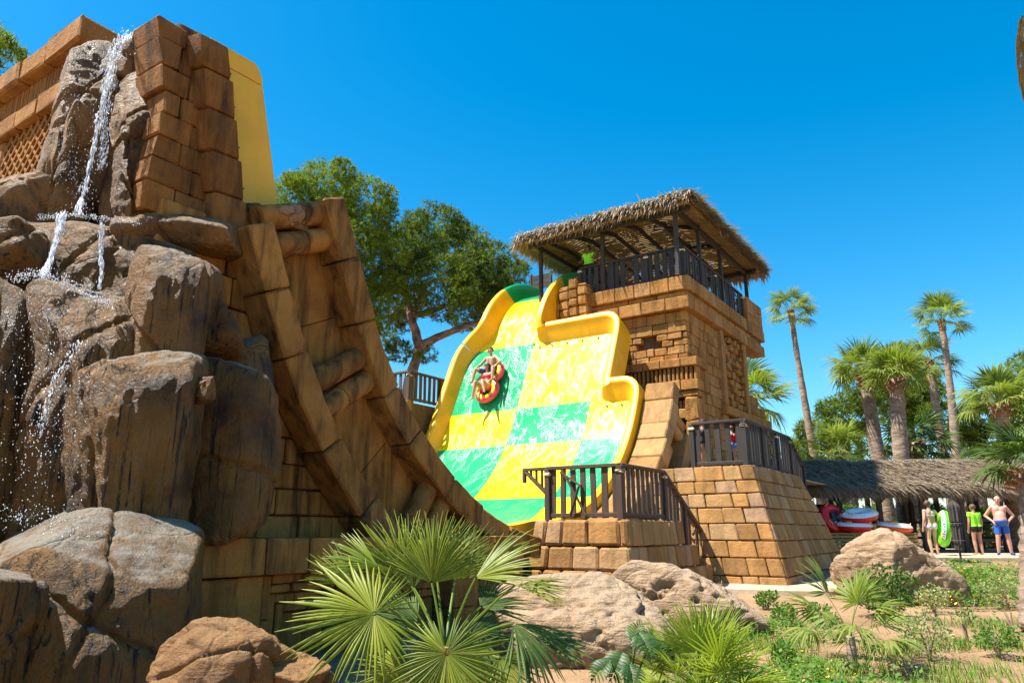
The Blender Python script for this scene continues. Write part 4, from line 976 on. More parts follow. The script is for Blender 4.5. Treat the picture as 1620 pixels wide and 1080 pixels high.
# ------------------------------------------------------------------ falling water
def water_mat():
    m, nt, b = newmat('white_water')
    b.inputs['Base Color'].default_value = (0.88, 0.92, 0.97, 1); b.inputs['Roughness'].default_value = 0.12
    b.inputs['Transmission Weight'].default_value = 0.25; b.inputs['IOR'].default_value = 1.33; b.inputs['Specular IOR Level'].default_value = 0.8
    return m
M['water'] = water_mat()
fall = Thing('waterfall', 'thin white waterfall breaking into spray down the brown rocks', 'waterfall', tuple(at(130, 330, 8.2)))
OCT = np.array([[1, 0, 0], [-1, 0, 0], [0, 1, 0], [0, -1, 0], [0, 0, 1], [0, 0, -1]], float)
OCF = np.array([[4, 0, 2], [4, 2, 1], [4, 1, 3], [4, 3, 0], [5, 2, 0], [5, 1, 2], [5, 3, 1], [5, 0, 3]])
def drops(pts, size):
    n = len(pts); V = (OCT[None] * size[:, None, :] + pts[:, None, :]).reshape(-1, 3); F = (OCF[None] + np.arange(n)[:, None, None] * 6).reshape(-1, 3); return V, F
def stream(path, n, spread, s0, s1, stretch=4.0, name='stream'):
    P3 = np.array([at(*p)[:] for p in path]); t = npr.uniform(0, len(path) - 1.001, n); i = t.astype(int); f = (t - i)[:, None]
    p = P3[i] * (1 - f) + P3[i + 1] * f; sp = np.array(spread)[i] if hasattr(spread, '__len__') else np.full(n, spread)
    p += npr.normal(0, 1, (n, 3)) * sp[:, None] * np.array([1, 0.5, 0.6])
    s = npr.uniform(s0, s1, n) * npr.choice([0.6, 1, 1.5], n); size = np.stack([s, s, s * npr.uniform(1, stretch, n)], 1)
    V, F = drops(p, size); me = np_mesh(name, V - np.array(fall.base), F, 'water', smooth=True); fall.mesh(name, me, kind='stuff')
mainp = [(203, 55, 8.75), (188, 72, 8.6), (174, 110, 8.5), (163, 160, 8.4), (155, 200, 8.36), (143, 260, 8.32), (130, 315, 8.25), (124, 340, 8.1)]
stream(mainp, 620, [0.045, 0.05, 0.03, 0.025, 0.018, 0.018, 0.02], 0.0035, 0.0075, 9.0)
stream(mainp, 420, 0.10, 0.002, 0.005, 3)
stream([(190, 60, 8.6), (172, 130, 8.42), (166, 200, 8.4), (160, 270, 8.35)], 600, 0.035, 0.003, 0.007, 7)
stream([(98, 342, 7.95), (92, 370, 7.9), (80, 410, 7.82), (66, 440, 7.7)], 420, [0.025, 0.015, 0.02], 0.004, 0.008, 8.0)
stream([(160, 352, 8.0), (159, 400, 7.95), (161, 425, 7.92), (157, 458, 7.85)], 260, 0.014, 0.003, 0.007, 6.0)
stream([(20, 440, 7.6), (70, 432, 7.55), (120, 455, 7.5), (180, 485, 7.5)], 800, 0.06, 0.003, 0.007, 1.5, 'splash')
stream([(60, 345, 8.0), (110, 338, 7.95), (160, 345, 7.95), (220, 352, 8.0)], 500, 0.03, 0.003, 0.006, 1.5, 'splash')
stream([(60, 470, 7.45), (80, 560, 7.4), (75, 650, 7.3), (60, 760, 7.2)], 1100, 0.22, 0.002, 0.0055, 2.0, 'spray')
stream([(120, 120, 8.5), (100, 220, 8.4), (120, 310, 8.3)], 420, 0.12, 0.002, 0.005, 2.0, 'spray')
stream([(128, 540, 7.3), (85, 600, 7.25), (62, 690, 7.2)], 240, 0.025, 0.003, 0.006, 5.0)
stream([(0, 815, 6.3), (60, 815, 6.2), (140, 850, 6.0)], 350, 0.10, 0.002, 0.005, 1.3, 'splash')

def sheet_mat():
    m, nt, b = newmat('water_film')
    v = coords(nt, (16, 16, 3.0)); f = ramp(nt, noi(nt, v, 2.2, 5, 0.7, 0.8), [(0.44, (0, 0, 0)), (0.66, (0.85, 0.85, 0.85))])
    b.inputs['Base Color'].default_value = (0.9, 0.94, 0.98, 1); b.inputs['Roughness'].default_value = 0.15
    tr = nt.nodes.new('ShaderNodeBsdfTransparent'); mx = nt.nodes.new('ShaderNodeMixShader'); nt.links.new(f, mx.inputs[0]); nt.links.new(tr.outputs[0], mx.inputs[1]); nt.links.new(b.outputs[0], mx.inputs[2])
    nt.links.new(mx.outputs[0], nt.nodes['Material Output'].inputs['Surface']); bump(nt, b, noi(nt, v, 3, 4), 0.8, 0.03); return m
M['film'] = sheet_mat()
def sheet(path, w):
    P = [at(*p) for p in path]; V, F = [], []; K = 10; C = 5; n = 0
    for i, (a, b) in enumerate(zip(P, P[1:])):
        for k in range(K):
            p = a.lerp(b, k / K); ww = w[i] + (w[min(i + 1, len(w) - 1)] - w[i]) * k / K
            for c in range(C): q = (c / (C - 1) - 0.5) * ww; V.append((p.x + q + 0.012 * mnoise.noise(p * 9), p.y - 0.02 * math.cos(q / ww * 3.0) + 0.015 * mnoise.noise(Vector((q * 30, p.z * 6, i))), p.z)); 
            n += 1
    for r in range(n - 1):
        for c in range(C - 1): F.append((r * C + c, r * C + c + 1, (r + 1) * C + c + 1, (r + 1) * C + c))
    fall.part('water_sheet', V, F, 'film', smooth=True)
sheet(mainp, [0.12, 0.13, 0.08, 0.06, 0.05, 0.045, 0.045, 0.06])
sheet([(98, 342, 7.93), (92, 370, 7.88), (80, 410, 7.8), (66, 440, 7.68)], [0.12, 0.07, 0.06, 0.1])
sheet([(160, 352, 7.98), (159, 400, 7.93), (161, 425, 7.9), (157, 458, 7.83)], [0.05, 0.03, 0.03, 0.04])

# ------------------------------------------------------------------ fan palms
def fan_leaf(n=34, Rr=0.6, spread=200, L=0.5, droop=0.35, fold=0.35, seg=4, seed=0, split=0.45, cup=0.15, petiole=True, brown=0.0):
    g = np.random.default_rng(seed); V, F, var = [], [], []
    if petiole:
        for i in range(5):
            t = i / 4; y = L * t; z = -0.10 * L * t * t; w = 0.018 * (1 - 0.45 * t)
            V += [(-w, y, z), (w, y, z), (0, y, z - w)]; var += [0.75] * 3
        for i in range(4):
            a = i * 3; F += [(a, a + 1, a + 4, a + 3), (a + 1, a + 2, a + 5, a + 4), (a + 2, a, a + 3, a + 5)]
    hub = np.array([0, L if petiole else 0, -0.10 * L if petiole else 0]); sp = R(spread); da = sp / n
    for i in range(n):
        a = -sp / 2 + da * (i + 0.5) + g.normal(0, da * 0.12); ln = Rr * ((0.86 + 0.14 * math.cos(a * 0.8)) if spread < 250 else (0.80 + 0.24 * math.cos(a))) * g.uniform(0.84, 1.08)
        dirv = np.array([math.sin(a), math.cos(a), 0]); side = np.array([math.cos(a), -math.sin(a), 0]); dr = droop * g.uniform(0.7, 1.4); b = len(V); va = g.uniform(0.2, 1)
        lift = cup * math.cos(a) + g.normal(0, 0.035); tw = g.normal(0, 0.05)
        for k in range(seg + 1):
            t = k / seg; r = 0.02 + (ln - 0.02) * t
            w = r * math.tan(da / 2) * 1.0 if t < split else (split * ln) * math.tan(da / 2) * (1 - ((t - split) / (1 - split)) ** 1.3) * 0.92 + 0.0015
            z = lift * r - dr * ln * t ** 2.4; fz = w * fold
            c = hub + dirv * r + side * tw * r * max(0, t - split) * 2 + np.array([0, 0, z])
            V += [tuple(c - side * w - np.array([0, 0, fz])), tuple(c + np.array([0, 0, fz])), tuple(c + side * w - np.array([0, 0, fz]))]
            vv = va * (1 - 0.25 * t) + (0.5 if t > 0.97 else 0)
            var += [vv * 0.8, vv, vv * 0.8]
        for k in range(seg):
            q = b + k * 3; F += [(q, q + 1, q + 4, q + 3), (q + 1, q + 2, q + 5, q + 4)]
    return V, F, var
def leaf_me(mat, **kw):
    V, F, var = fan_leaf(**kw); return np_mesh('leaf', V, F, mat, var)
LEAF = {}
for mt in ('fan', 'fan_dk'):
    LEAF[mt] = [leaf_me(mt, n=26, Rr=1.0, spread=190 + 30 * i, L=1.1, droop=0.30 + 0.18 * i, seg=4, seed=i, split=0.5, cup=0.2) for i in range(4)]
LEAF['fan_dead'] = [leaf_me('fan_dead', n=20, Rr=0.9, spread=120, L=0.9, droop=0.5, seg=3, seed=30 + i) for i in range(2)]
LEAF['fan_yl'] = [leaf_me('fan_yl', n=26, Rr=0.55, spread=150 + 30 * i, L=0.5, droop=0.12, seg=4, seed=40 + i, split=0.35, cup=0.1) for i in range(3)]
LEAF['fan_fg'] = [leaf_me('fan_fg', n=30, Rr=0.58, spread=150 + 25 * i, L=0.42, droop=0.10, seg=4, seed=50 + i, split=0.42, cup=0.1) for i in range(3)]
def orient(axis, normal):
    y = Vector(axis).normalized(); z = Vector(normal); z = (z - y * z.dot(y)).normalized(); x = y.cross(z)
    return Matrix((x, y, z)).transposed()
def palm(name, label, base, top, r0, r1, n, mat, scale=1.0, el=(80, -35), seed=0, group=None, boots=True, dead=0, mid=None, az=None, bulge=1.0):
    g = random.Random(seed); T = Thing(name, label, 'palm tree', tuple(base), group=group); base, top = Vector(base), Vector(top)
    mid = Vector(mid) if mid else (base + top) / 2
    K = 22; pts = [(base * (1 - t) ** 2 + mid * 2 * t * (1 - t) + top * t * t) for t in [i / K for i in range(K + 1)]]
    rad = [(r0 + (r1 - r0) * min(1, (i / K) * 1.3)) * (1.07 if i % 2 else 0.97) for i in range(K + 1)]
    V, F = tube([p - base for p in pts], rad, 14, jit=0.03); T.part('trunk', V, F, 'palmtrunk', smooth=True, local=True)
    if boots:
        d = (top - pts[-4]).normalized()
        for i in range(36):
            t = i / 36; a = i * 2.4; p = top - base - d * (0.75 * scale * t) ; o = Vector((math.cos(a), math.sin(a), 0)); rr = r1 * (1.05 + .15 * (1 - t)) * bulge
            V, F = bar(p + o * rr * 0.7, p + o * (rr * 1.35) + Vector((0, 0, 0.14 * scale)), 0.16 * scale, 0.035); T.part('leaf_boot', V, F, 'boot', local=True)
    tl = top - base
    for i in range(n):
        t = (i + 0.5) / n; a = i * 2.39996 + g.uniform(-.25, .25) if az is None else R(g.uniform(*az)); e = R(el[0] + (el[1] - el[0]) * t + g.uniform(-10, 10))
        me = g.choice(LEAF[mat][:2] if t < 0.35 else LEAF[mat]); s = scale * g.uniform(0.85, 1.12)
        ax = Vector((math.cos(a) * math.cos(e), math.sin(a) * math.cos(e), math.sin(e)))
        nm = Vector((-math.cos(a) * math.sin(e), -math.sin(a) * math.sin(e), math.cos(e))) + Vector((g.uniform(-.3, .3), g.uniform(-.3, .3), 0))
        o = T.mesh('leaf', me); o.matrix_local = Matrix.Translation(tl + Vector((0, 0, 0.0))) @ orient(ax, nm).to_4x4() @ Matrix.Scale(s, 4)
    for i in range(dead):
        a = i * 2.1 + 0.5; e = R(-60 - g.uniform(0, 20)); ax = Vector((math.cos(a) * math.cos(e), math.sin(a) * math.cos(e), math.sin(e)))
        o = T.mesh('dead_leaf', g.choice(LEAF['fan_dead'])); o.matrix_local = Matrix.Translation(tl - Vector((0, 0, .2))) @ orient(ax, (math.cos(a), math.sin(a), 0.3)).to_4x4() @ Matrix.Scale(scale * 0.8, 4)
    return T
def gz(px, Y):   # ground point seen in a picture column
    z = ground_z(0, Y); d = Y * math.cos(PITCH) + (z - CAMZ) * math.sin(PITCH); return Vector(((px - 810) * d / FPX, Y, z))
TG = 'tall slim palms behind the pavilion'
def tp(label, bx, by, tx, ty, Y, r0, r1, n, seed, **k):
    b = at(bx, by, Y); b.z = 0.8; b.x += (b.x - at(tx, ty, Y).x) * 0.15
    return palm('fan_palm', label, b, at(tx, ty, Y), r0, r1, n, k.pop('mat', 'fan'), seed=seed, **k)
tp('tall slim palm leaning alone right of the tower', 1298, 735, 1251, 492, 38, 0.24, 0.14, 24, 1, scale=0.74, el=(75, -30), mid=at(1268, 620, 38), bulge=.8)
tp('tallest slim palm with upright crown standing beyond the paired palms', 1507, 735, 1489, 508, 40, 0.26, 0.16, 24, 2, scale=0.88, el=(80, -25), mid=at(1506, 600, 40), bulge=.8)
tp('shorter slim palm leaning beside the tallest palm', 1496, 735, 1470, 572, 42, 0.26, 0.2, 20, 3, scale=0.9, el=(75, -40), mid=at(1482, 650, 42), bulge=.8)
tp('stout palm with leaning trunk and left-reaching fronds behind the thatched roof', 1395, 735, 1368, 594, 33, 0.34, 0.28, 32, 4, scale=0.86, el=(82, -5))
tp('stout straight palm with red boots next to the leaning one', 1420, 735, 1417, 600, 31, 0.34, 0.30, 32, 5, scale=0.82, el=(82, -3))
tp('stout palm with silvery fronds near the right pine', 1592, 735, 1581, 638, 29, 0.32, 0.26, 32, 6, scale=0.8, el=(80, -10))
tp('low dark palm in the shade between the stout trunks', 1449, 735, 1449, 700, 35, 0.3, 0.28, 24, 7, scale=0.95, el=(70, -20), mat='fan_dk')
tp('low green palm behind the roof beside the leaning palm', 1330, 745, 1325, 715, 36, 0.26, 0.24, 22, 8, scale=0.9, el=(80, -20), dead=1)
tp('palm half hidden behind the stepped end of the tower', 1183, 760, 1176, 640, 36, 0.3, 0.26, 26, 9, scale=1.25, el=(75, -20))
tp('palm with sunlit fronds cut by the picture edge beyond the stout palms', 1650, 735, 1640, 640, 30, 0.34, 0.3, 26, 10, scale=1.0)
# trunks seen under the pavilion roof
for i, (px, Y) in enumerate(((1316, 35), (1352, 38), (1398, 34), (1440, 36), (1462, 34), (1520, 37), (1545, 35))):
    b = gz(px, Y); palm('fan_palm', 'stout palm trunk standing in the shade behind the pavilion', b, b + Vector((0.15, 0, 3.6)), 0.36, 0.34, 6, 'fan_dk', 0.8, (60, 0), 20 + i, group='palm trunks behind the pavilion', boots=False)
# near palms on the right
b = at(1632, 900, 12.0); b.z = 0.1
palm('fan_palm', 'shaggy near palm with dark spiky fans in front of the pavilion end', b, at(1642, 742, 12.0), 0.30, 0.26, 30, 'fan_dk', 0.46, (75, -8), 61, bulge=1.25)
b = at(1660, 900, 13.5); b.z = 0.1
T = palm('fan_palm', 'very tall palm with a ragged skirt rising out of the picture', b, at(1668, -420, 13.5), 0.2, 0.18, 20, 'fan', 1.0, (70, -20), 62)
V, F = [], []
tt = at(1673, 130, 13.5) - b; sv = []
for i in range(1800):
    t = npr.random(); a = npr.uniform(0, 6.28); z = at(1660, 20 + 215 * t, 13.5).z - b.z; rr = 0.22 + 0.38 * math.sin(min(1, t * 1.1 + 0.1) * math.pi) ** 0.6
    p = Vector((tt.x + math.cos(a) * rr, tt.y + math.sin(a) * rr, z)); k = len(V); V += [(p + Vector((-.02, 0, 0)))[:], (p + Vector((.02, 0.01, 0)))[:], (p + Vector((math.cos(a) * .05, math.sin(a) * .05, -npr.uniform(.2, .5))))[:]]; F.append((k, k + 1, k + 2)); sv += [npr.random()] * 3
T.mesh('dead_skirt', np_mesh('dead_skirt', V, F, 'fan_dead', sv), kind='stuff')

# big fan palm in the foreground, leaf by leaf
fg0 = at(703, 1035, 6.2); fgb = Vector((fg0.x, fg0.y, -0.08))
fg = Thing('dwarf_fan_palm', 'large sunlit dwarf fan palm with spread leaves in front of the slide wall', 'palm tree', tuple(fgb))
V, F = tube([(0, 0, 0), (0.02, 0, 0.2), (0, 0, 0.42), (-0.01, 0, fg0.z - fgb.z + 0.06)], [0.16, 0.17, 0.15, 0.08], 12, jit=0.08); fg.part('trunk', V, F, 'boot', local=True)
for i in range(40):
    a = i * 2.4; z = 0.03 + i * 0.0105; o = Vector((math.cos(a), math.sin(a), 0)); V, F = bar(o * 0.14 + Vector((0, 0, z)), o * 0.24 + Vector((0, 0, z + 0.12)), 0.05, 0.02); fg.part('leaf_boot', V, F, 'boot', local=True)
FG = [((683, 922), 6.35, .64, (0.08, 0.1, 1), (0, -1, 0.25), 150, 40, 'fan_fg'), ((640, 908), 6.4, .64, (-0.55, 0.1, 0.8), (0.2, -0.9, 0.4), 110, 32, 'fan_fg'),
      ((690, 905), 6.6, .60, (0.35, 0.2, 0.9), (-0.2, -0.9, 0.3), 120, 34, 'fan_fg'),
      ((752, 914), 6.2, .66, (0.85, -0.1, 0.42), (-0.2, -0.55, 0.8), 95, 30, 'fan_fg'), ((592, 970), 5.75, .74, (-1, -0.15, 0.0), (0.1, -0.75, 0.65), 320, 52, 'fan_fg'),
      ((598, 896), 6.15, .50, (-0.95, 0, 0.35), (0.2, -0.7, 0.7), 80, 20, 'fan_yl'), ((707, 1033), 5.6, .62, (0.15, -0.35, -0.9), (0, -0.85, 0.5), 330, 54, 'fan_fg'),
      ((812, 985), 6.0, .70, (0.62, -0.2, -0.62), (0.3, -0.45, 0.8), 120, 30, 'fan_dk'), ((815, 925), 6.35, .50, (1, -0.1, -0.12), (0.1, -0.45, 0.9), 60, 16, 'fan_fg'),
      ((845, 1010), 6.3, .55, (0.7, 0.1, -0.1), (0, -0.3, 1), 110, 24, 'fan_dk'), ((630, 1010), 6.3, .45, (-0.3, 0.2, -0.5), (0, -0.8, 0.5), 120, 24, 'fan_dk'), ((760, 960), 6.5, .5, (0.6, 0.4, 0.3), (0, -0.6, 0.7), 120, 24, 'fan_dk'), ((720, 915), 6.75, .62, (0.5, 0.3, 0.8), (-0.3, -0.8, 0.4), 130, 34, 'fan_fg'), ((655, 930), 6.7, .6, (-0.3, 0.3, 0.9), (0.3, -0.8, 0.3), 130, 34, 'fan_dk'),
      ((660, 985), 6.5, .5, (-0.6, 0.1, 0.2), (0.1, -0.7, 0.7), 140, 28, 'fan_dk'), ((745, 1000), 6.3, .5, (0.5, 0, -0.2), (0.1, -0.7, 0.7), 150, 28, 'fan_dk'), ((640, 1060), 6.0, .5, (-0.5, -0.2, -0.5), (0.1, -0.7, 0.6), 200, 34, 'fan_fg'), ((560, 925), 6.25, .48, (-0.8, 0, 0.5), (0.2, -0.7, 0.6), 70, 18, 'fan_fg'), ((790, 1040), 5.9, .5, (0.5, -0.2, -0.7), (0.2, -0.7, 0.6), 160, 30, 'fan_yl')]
for i, (px, Y, Rr, ax, nm, sp, n, mt) in enumerate(FG):
    h = at(px[0], px[1], Y) - fgb; V, F, var = fan_leaf(int(n * 1.1), Rr * 0.88, sp, 0, 0.14 if i != 7 else 0.25, 0.85, 6, 100 + i, 0.5, 0.12, False)
    me = np_mesh('leaf', V, F, mt, var); o = fg.mesh('leaf', me); o.matrix_local = Matrix.Translation(h) @ orient(ax, nm).to_4x4()
    c = fg0 - fgb; m_ = (c + h) / 2 + Vector((0, 0, 0.05)); V, F = tube([c, c.lerp(m_, .6), m_.lerp(h, .5), h], [0.016, 0.012, 0.010, 0.009], 6); fg.part('stalk', V, F, M['fan_yl'], local=True)
sd = []
for i in range(420):
    c = npr.choice(3); o = [(-0.16, -0.12, 0.40), (0.12, -0.14, 0.36), (0.34, 0.0, 0.42)][c]; sd.append(np.array(o) + npr.normal(0, 0.065, 3))
V, F = drops(np.array(sd), np.full((len(sd), 3), 0.010)); fg.mesh('fruit_clusters', np_mesh('fruit_clusters', V, F, simple('palm_fruit', (0.30, 0.26, 0.05), 0.5)), kind='stuff')
def small_palm(label, px, Y, hz, n, mat, scale, el, seed, az=None, group=None):
    b = gz(px, Y); return palm('dwarf_fan_palm', label, b - Vector((0, 0, .05)), b + Vector((0, 0, hz)), 0.07, 0.05, n, mat, scale, el, seed, boots=False, az=az, group=group)
small_palm('bushy yellow-green dwarf palm between the pale boulders and the flowers', 1115, 7.6, 0.10, 26, 'fan_yl', 0.85, (85, 5), 71)
small_palm('young dark-leaved dwarf palm on a short stem in the sandy bed', 1350, 9.6, 0.34, 13, 'fan', 0.44, (78, -20), 72)
small_palm('dwarf palm at the picture corner reaching left over the sand', 1668, 5.6, 0.02, 12, 'fan_fg', 0.8, (75, 20), 73)
# ------------------------------------------------------------------ pines and bushes
def tufts(C, size, per, g, up=0.25):
    n = len(C); d = g.normal(size=(n, per, 3)); d[..., 2] += up; d /= np.linalg.norm(d, axis=2)[..., None]
    s = np.cross(d, g.normal(size=(n, per, 3))); s /= np.linalg.norm(s, axis=2)[..., None]
    ln = g.uniform(0.6, 1.15, (n, per, 1)) * np.asarray(size).reshape(-1, 1, 1); w = ln * 0.085
    a = C[:, None, :] + d * ln * 0.05
    V = np.stack([a - s * w, a + s * w, a + d * ln], 2).reshape(-1, 3); F = np.arange(len(V)).reshape(-1, 3)
    return V, F
def blob_pts(blobs, dens, g, squash=0.8, inner=0.3):
    out = []
    for c, r in blobs:
        n = int(dens * 12.57 * r * r); d = g.normal(size=(n, 3)); d /= np.linalg.norm(d, axis=1)[:, None]
        rr = r * np.where(g.random(n) < inner, g.uniform(0.45, 0.85, n), g.uniform(0.82, 1.06, n)); p = d * rr[:, None]; p[:, 2] *= squash
        lump = np.array([mnoise.noise(Vector(q) * 1.5 + Vector(c)) for q in p]); p *= (1 + 0.22 * lump)[:, None]
        keep = lump > -0.28; out.append((p + np.array(c))[keep])
    return np.concatenate(out)
def pine(label, blobs_px, Y, limbs, seed, dens=26, size=0.24, per=12, dj=1.6, mat='pine', name='pine_tree', cat='tree', group=None):
    g = np.random.default_rng(seed); rr = random.Random(seed); bl = []
    for px, py, rp in blobs_px:
        s = mpp(px, py, Y); bl.append((at(px, py, Y + rr.uniform(-dj, dj))[:], rp * s))
        for _ in range(4):     # satellite clumps break the outline
            a = rr.uniform(0, 6.28); e = rr.uniform(-0.5, 1.0); q = at(px, py, Y + rr.uniform(-dj, dj)) + Vector((math.cos(a) * math.cos(e), math.sin(a) * math.cos(e), math.sin(e))) * rp * s * 0.85
            bl.append((q[:], rp * s * rr.uniform(0.28, 0.45)))
    C = blob_pts(bl, dens, g); base = Vector(limbs[0][0]); base = at(base[0], base[1], Y); base.z = 0.75
    T = Thing(name, label, cat, tuple(base), group=group)
    V, F = tufts(C - np.array(base), g.uniform(0.75, 1.2, len(C)) * size, per, g)
    lump = np.array([mnoise.noise(Vector(q) * 0.9) for q in C]); var = np.clip(0.45 + 0.35 * lump + g.normal(0, 0.2, len(C)), 0, 1)
    T.mesh('crown', np_mesh('crown', V, F, mat, np.repeat(var, per * 3)))
    for i, (pp, r) in enumerate(((l[0:-1], l[-1]) for l in limbs)):
        P = [at(x, y, Y) for x, y in pp]
        if i == 0: P[0] = base.copy()
        P2 = []
        for a, b in zip(P, P[1:]):
            for k in range(4): q = a.lerp(b, k / 4); P2.append(q + Vector((rr.uniform(-.04, .04), rr.uniform(-.15, .15) * (i > 0), 0)))
        P2.append(P[-1]); m = len(P2); V, F = tube([p - base for p in P2], [r * (1 - 0.6 * k / m) for k in range(m)], 9, jit=0.06)
        T.part('trunk' if i == 0 else 'limb', V, F, 'pinebark', local=True, smooth=True)
    return T
pine('dense dark pine rising behind the curved rib wall', [(520, 300, 52), (468, 318, 42), (572, 322, 50), (540, 395, 85), (612, 400, 52), (480, 400, 66), (590, 470, 58), (545, 500, 55), (430, 340, 40)], 37,
     [((565, 760), (560, 620), (548, 500), (535, 380), 0.42), ((548, 500), (600, 420), 0.12), ((550, 520), (480, 400), 0.12)], 201, dens=26, size=0.24, per=11)
pine('spreading pine with forked bare limbs left of the slide', [(690, 362, 48), (655, 392, 52), (725, 402, 60), (772, 425, 52), (808, 440, 34), (705, 455, 62), (770, 468, 50), (640, 470, 44), (612, 520, 32), (745, 492, 42), (672, 560, 20), (630, 555, 22), (800, 480, 30)], 40,
     [((645, 760), (642, 640), (652, 590), (664, 545), 0.5), ((664, 548), (650, 500), (640, 455), (625, 425), 0.28), ((664, 548), (690, 535), (735, 515), (760, 508), 0.27), ((652, 500), (690, 490), (740, 470), 0.2), ((655, 495), (672, 455), (690, 440), 0.16), ((645, 480), (610, 500), 0.08)], 202, dens=23, size=0.25, per=11)
pine('dark pine top showing beyond the lattice wall', [(2, 88, 34), (-30, 130, 50), (12, 130, 22), (-10, 60, 20)], 17, [((-60, 760), (-50, 400), (-25, 120), 0.25)], 203, dj=.6)
pine('rounded light green pine behind the slim leaning palm', [(1335, 660, 42), (1300, 690, 36), (1372, 620, 44), (1345, 705, 40), (1275, 712, 24)], 46, [((1335, 790), (1340, 690), 0.3)], 204, dens=11, size=0.36)
pine('tall pine behind the two stout palms', [(1440, 600, 44), (1470, 628, 34), (1405, 640, 40), (1455, 670, 40), (1420, 560, 22)], 48, [((1440, 790), (1440, 640), 0.35)], 205, dens=11, size=0.36)
pine('broad pine between the tallest palm and the silvery one', [(1548, 665, 36), (1520, 690, 30), (1580, 690, 36), (1545, 720, 40)], 44, [((1548, 790), (1548, 690), 0.3)], 206, dens=11, size=0.36)
pine('dark pine at the right border beyond the silvery palm', [(1625, 590, 36), (1610, 640, 30), (1640, 650, 46)], 40, [((1640, 790), (1635, 640), 0.3)], 207, dens=13, size=0.3)
HG = 'far green shrubs behind the pavilion'
for i, (px, py, r) in enumerate(((1290, 735, 22), (1250, 730, 20), (1390, 745, 24), (1505, 745, 26), (1600, 740, 26))):
    pine('low green shrub in the far row behind the pavilion', [(px, py, r), (px + 14, py + 14, r)], 50, [((px, 800), (px, py), 0.1)], 220 + i, dens=9, size=0.4, name='far_shrub', cat='shrub', group=HG, mat='bush')
for i, px in enumerate((1330, 1372, 1415, 1480, 1500, 1545, 1580, 1610)):
    pine('leafy green shrub seen through the pavilion posts', [(px, 824, 28), (px + 12, 848, 26)], 33.5, [((px, 880), (px, 840), 0.05)], 230 + i, dens=22, size=0.22, name='shrub', cat='shrub', group='shrubs seen through the pavilion', mat='cover', dj=.4)
def leaf_bush(name, label, px, py, rp, Y, mat, seed, n=2600, ls=0.05, group=None, blobs=None, stem=True, cat='shrub'):
    g = np.random.default_rng(seed); s = mpp(px, py, Y); c = at(px, py, Y); base = Vector((c.x, c.y, ground_z(c.x, c.y))); r = rp * s; c.z = base.z + r * 0.85
    T = Thing(name, label, cat, tuple(base), group=group); rr = random.Random(seed)
    bl = [(np.array(c), r * 0.8)] + [(np.array(c) + r * 0.6 * np.array([math.cos(a), math.sin(a), rr.uniform(-.4, .6)]), r * rr.uniform(.3, .5)) for a in [k * 0.9 for k in range(7)]]
    P = blob_pts(bl, n / (12.57 * r * r * 2.6), g, 0.95, 0.4); P = P[P[:, 2] > base.z + 0.02]; m = len(P); ctr = np.array(c)
    d = (P - ctr); d /= np.linalg.norm(d, axis=1)[:, None] + 1e-6; d = d + g.normal(0, 0.6, (m, 3)); d[:, 2] += 0.3; d /= np.linalg.norm(d, axis=1)[:, None]
    sd = np.cross(d, g.normal(size=(m, 3))); sd /= np.linalg.norm(sd, axis=1)[:, None]; L = g.uniform(0.7, 1.3, (m, 1)) * ls; nn = np.cross(d, sd)
    V = np.stack([P, P + d * L * .5 + sd * L * .32 + nn * L * .08, P + d * L, P + d * L * .5 - sd * L * .32 + nn * L * .08], 1).reshape(-1, 3) - np.array(base)
    T.mesh('foliage', np_mesh('foliage', V, np.arange(m * 4).reshape(-1, 4), mat, np.repeat(np.clip(g.normal(.5, .28, m), 0, 1), 4)))
    for k in range(4):
        e = c - base + Vector((rr.uniform(-.5, .5) * r, rr.uniform(-.5, .5) * r, 0.1 * r)); V, F = tube([(0, 0, -0.03), e * 0.5 + Vector((0, 0, 0.02)), e], [0.018, 0.012, 0.006], 6); T.part('stem', V, F, 'pinebark', local=True)
    return T
leaf_bush('round_bush', 'dense dark green rounded bush in front of the tall pale boulder', 1400, 925, 52, 13.2, 'bush', 301, 4200, 0.055)
VL = ['loose cream-leaved shrub casting its shadow on the bare sand', 'small cream-leaved shrub between the dwarf palm and the pale boulder', 'cream-leaved shrub standing in the yellow flowers', 'bushy cream-leaved shrub close to the plaza kerb', 'low plain green shrub between the cream-leaved ones', 'plain green shrub beside the corner dwarf palm']
VG = 'variegated shrubs in the sandy bed'
for i, (px, py, rp, Y) in enumerate(((1465, 1000, 42, 10.0), (1440, 975, 28, 11.8), (1530, 950, 36, 12.6), (1590, 925, 40, 14.5), (1528, 990, 28, 11.2), (1575, 1000, 32, 10.2))):
    leaf_bush('variegated_shrub', VL[i], px, py, rp, Y, 'olive' if i < 4 else 'cover', 310 + i, 1100, 0.045, VG)
for i, (px, rp, Y, mt, lb) in enumerate(((1480, 26, 14.0, 'olive', 'cream-leaved shrub hugging the right foot of the pale boulder'), (1555, 24, 15.5, 'cover', 'leafy green shrub at the edge of the flower bed'), (1300, 24, 12.2, 'cover', 'leafy green shrub beside the round dark bush'), (1235, 22, 9.6, 'cover', 'low leafy shrub among the orange flowers'), (1420, 26, 9.0, 'olive', 'sprawling cream-leaved shrub behind the grass tufts'), (1600, 30, 12.0, 'olive', 'cream-leaved shrub under the shaggy near palm'))):
    leaf_bush('garden_shrub', lb, px, 980, rp, Y, mt, 340 + i, 1000, 0.045)
leaf_bush('leafy_shrub', 'small bright shrub at the kerb by the podium corner', 1212, 938, 16, 14.5, 'cover', 330, 500, 0.06)
leaf_bush('leafy_shrub', 'low bright shrub below the podium kerb among the grass', 1240, 962, 20, 12.5, 'cover', 331, 700, 0.05)
